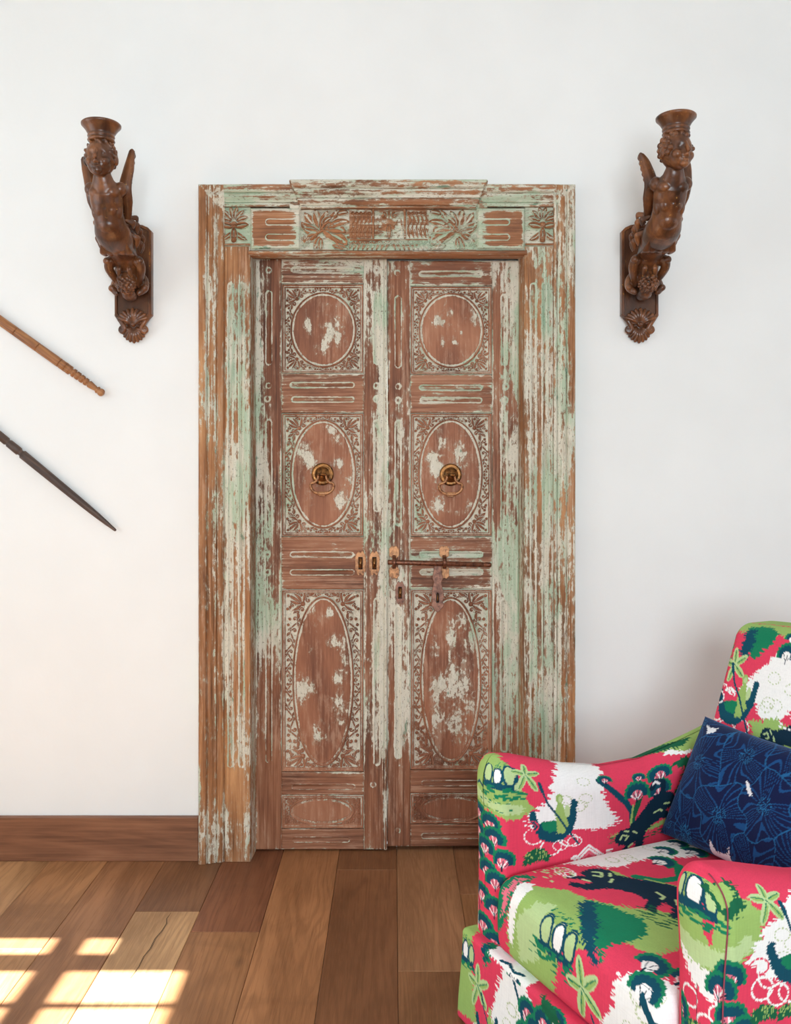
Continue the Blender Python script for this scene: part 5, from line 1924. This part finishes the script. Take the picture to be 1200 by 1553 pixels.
def seat_deform(S):
    x, y, z = S.T.copy()
    e = np.clip(1 - (x / .262) ** 2, 0, 1) ** .7 * np.clip(1 - ((y - .26) / .275) ** 4, 0, 1)
    z = z + np.where(z > .30, .016 * e, 0)
    zt = np.clip((z - .205) / .17, 0, 1)
    y = y - np.where(y < .08, .012 * np.sin(PI * zt) ** .7, 0)
    return np.stack([x, y, z], -1)


ZS = .372
seat_cols = {'z+': (SE, lambda x, y, z: (x, y)), 'y-': (SE, lambda x, y, z: (x, z - ZS)), 'x-': (SE, lambda x, y, z: (-.262 - (ZS - z) * .2, y)), 'x+': (SE, lambda x, y, z: (.262 + 0 * x, y)),
             'y+': (SE, lambda x, y, z: (x, .55 + 0 * y)), 'z-': (SE, lambda x, y, z: (x, y))}
upholstery('seat_cushion', chair, grad_lines(-.262, .262, -.262, .262, .0022, .01), grad_lines(-.006, .62, -.01, .52, .0022, .012), grad_lines(.205, ZS, .2, .4, .0022, .01), (.026, .036, .034), seat_deform, seat_cols, M_FABRIC)


def back_deform(S):
    x, y, z = S.T.copy()
    y = y + (z - .628) * .371
    y = y - .010 * np.clip(1 - (x / .30) ** 2, 0, 1) * (y < .72 + (z - .628) * .371)
    z = z + .012 * np.clip(1 - (x / .30) ** 2, 0, 1) * sm(z, .7, .87)
    return np.stack([x, y, z], -1)


back_cols = {'y-': (BA, lambda x, y, z: (x, z)), 'z+': (BA, lambda x, y, z: (x, .866 + (y - .651))), 'x-': (BA, lambda x, y, z: (-.30 - (y - .651), z)), 'x+': (BA, lambda x, y, z: (.3 + 0 * x, z)),
             'y+': (BA, lambda x, y, z: (-x, z)), 'z-': (BA, lambda x, y, z: (x, .32 + 0 * z))}
upholstery('backrest', chair, grad_lines(-.300, .300, -.31, .02, .0023, .006), grad_lines(.651, .79, .65, .70, .004, .012), grad_lines(.30, .866, .58, .9, .0023, .008), (.028, .036, .034), back_deform, back_cols, M_FABRIC)
skirt_cols = {'y-': (SK, lambda x, y, z: (x, z)), 'z+': (SK, lambda x, y, z: (x, .21 + (y + .026))), 'x-': (SK, lambda x, y, z: (-.386 + y * .8, z)), 'x+': (SK, lambda x, y, z: (y * .9 - .38, z)),
              'y+': (SK, lambda x, y, z: (x, z)), 'z-': (SK, lambda x, y, z: (x, 0 * z))}


def skirt_deform(S):
    x, y, z = S.T.copy()
    y = y - np.where(y < .05, .010 * (1 - sm(z, 0, .20)), 0)
    x = x + np.where(np.abs(x) > .37, np.sign(x) * .006 * (1 - sm(z, 0, .20)), 0)
    return np.stack([x, y, z], -1)


upholstery('base', chair, grad_lines(-.386, .386, -.386, .10, .0023, .008), grad_lines(-.026, .80, -.03, .03, .0026, .02), grad_lines(.001, .21, 0, .3, .0023, .01), (.012, .014, .012), skirt_deform, skirt_cols, M_FABRIC)

# the blue cushion leaning on the backrest
pil = empty('lumbar_cushion', (0, 0, 0))
tag(pil, 'midnight blue velvet cushion with line drawn blooms, leaning in the armchair', 'cushion')
pil.location = chair.location
pil.rotation_euler = chair.rotation_euler
nu, nv = 250, 142
uu = np.linspace(-1, 1, nu)
vv = np.linspace(-1, 1, nv)
Ug, Vg = np.meshgrid(uu, vv)
X = Ug * PW / 2 * (1 - .045 * (1 - Vg ** 2) * np.abs(Ug) ** 6)
Y = Vg * PH_ / 2 * (1 - .07 * (1 - Ug ** 2) * np.abs(Vg) ** 6)
T = .060 * (np.clip(1 - np.abs(Ug) ** 3.2, 0, 1) * np.clip(1 - np.abs(Vg) ** 2.6, 0, 1)) ** .55
T = T + .004 * np.sin(9 * Ug + 4 * Vg) * (1 - Ug ** 2) * (1 - Vg ** 2)
wv = np.array([0, .14, .256]) / math.hypot(.14, .256)
nf = np.array([0, -.256, .14]) / math.hypot(.14, .256)
c0 = np.array([.0, .528, .518])
Vf = c0 + X[..., None] * np.array([1, 0, 0]) + Y[..., None] * wv + T[..., None] * nf
Vb = c0 + X[..., None] * np.array([1, 0, 0]) + Y[..., None] * wv - T[..., None] * .55 * nf
idx = np.arange(nu * nv).reshape(nv, nu)
q = np.stack([idx[:-1, :-1], idx[:-1, 1:], idx[1:, 1:], idx[1:, :-1]], -1).reshape(-1, 4)
VV = np.r_[Vf.reshape(-1, 3), Vb.reshape(-1, 3)]
FF = np.r_[q, q[:, ::-1] + nu * nv]
rim = np.zeros(idx.shape, bool)
rim[0] = rim[-1] = True
rim[:, 0] = rim[:, -1] = True
mp = np.arange(2 * nu * nv)
mp[nu * nv:][rim.ravel()] = idx[rim]
FF = mp[FF]
keep, inv = np.unique(FF, return_inverse=True)
FF = inv.reshape(-1, 4)
cc = PI_.sample(X.ravel(), Y.ravel())
cc = np.r_[cc, cc][keep]
me = fast_mesh('cover', VV[keep], FF)
a = me.color_attributes.new('print', 'FLOAT_COLOR', 'POINT')
a.data.foreach_set('color', np.c_[cc, np.ones(len(cc))].astype(np.float32).ravel())
link('cover', me, M_VELVET, pil)
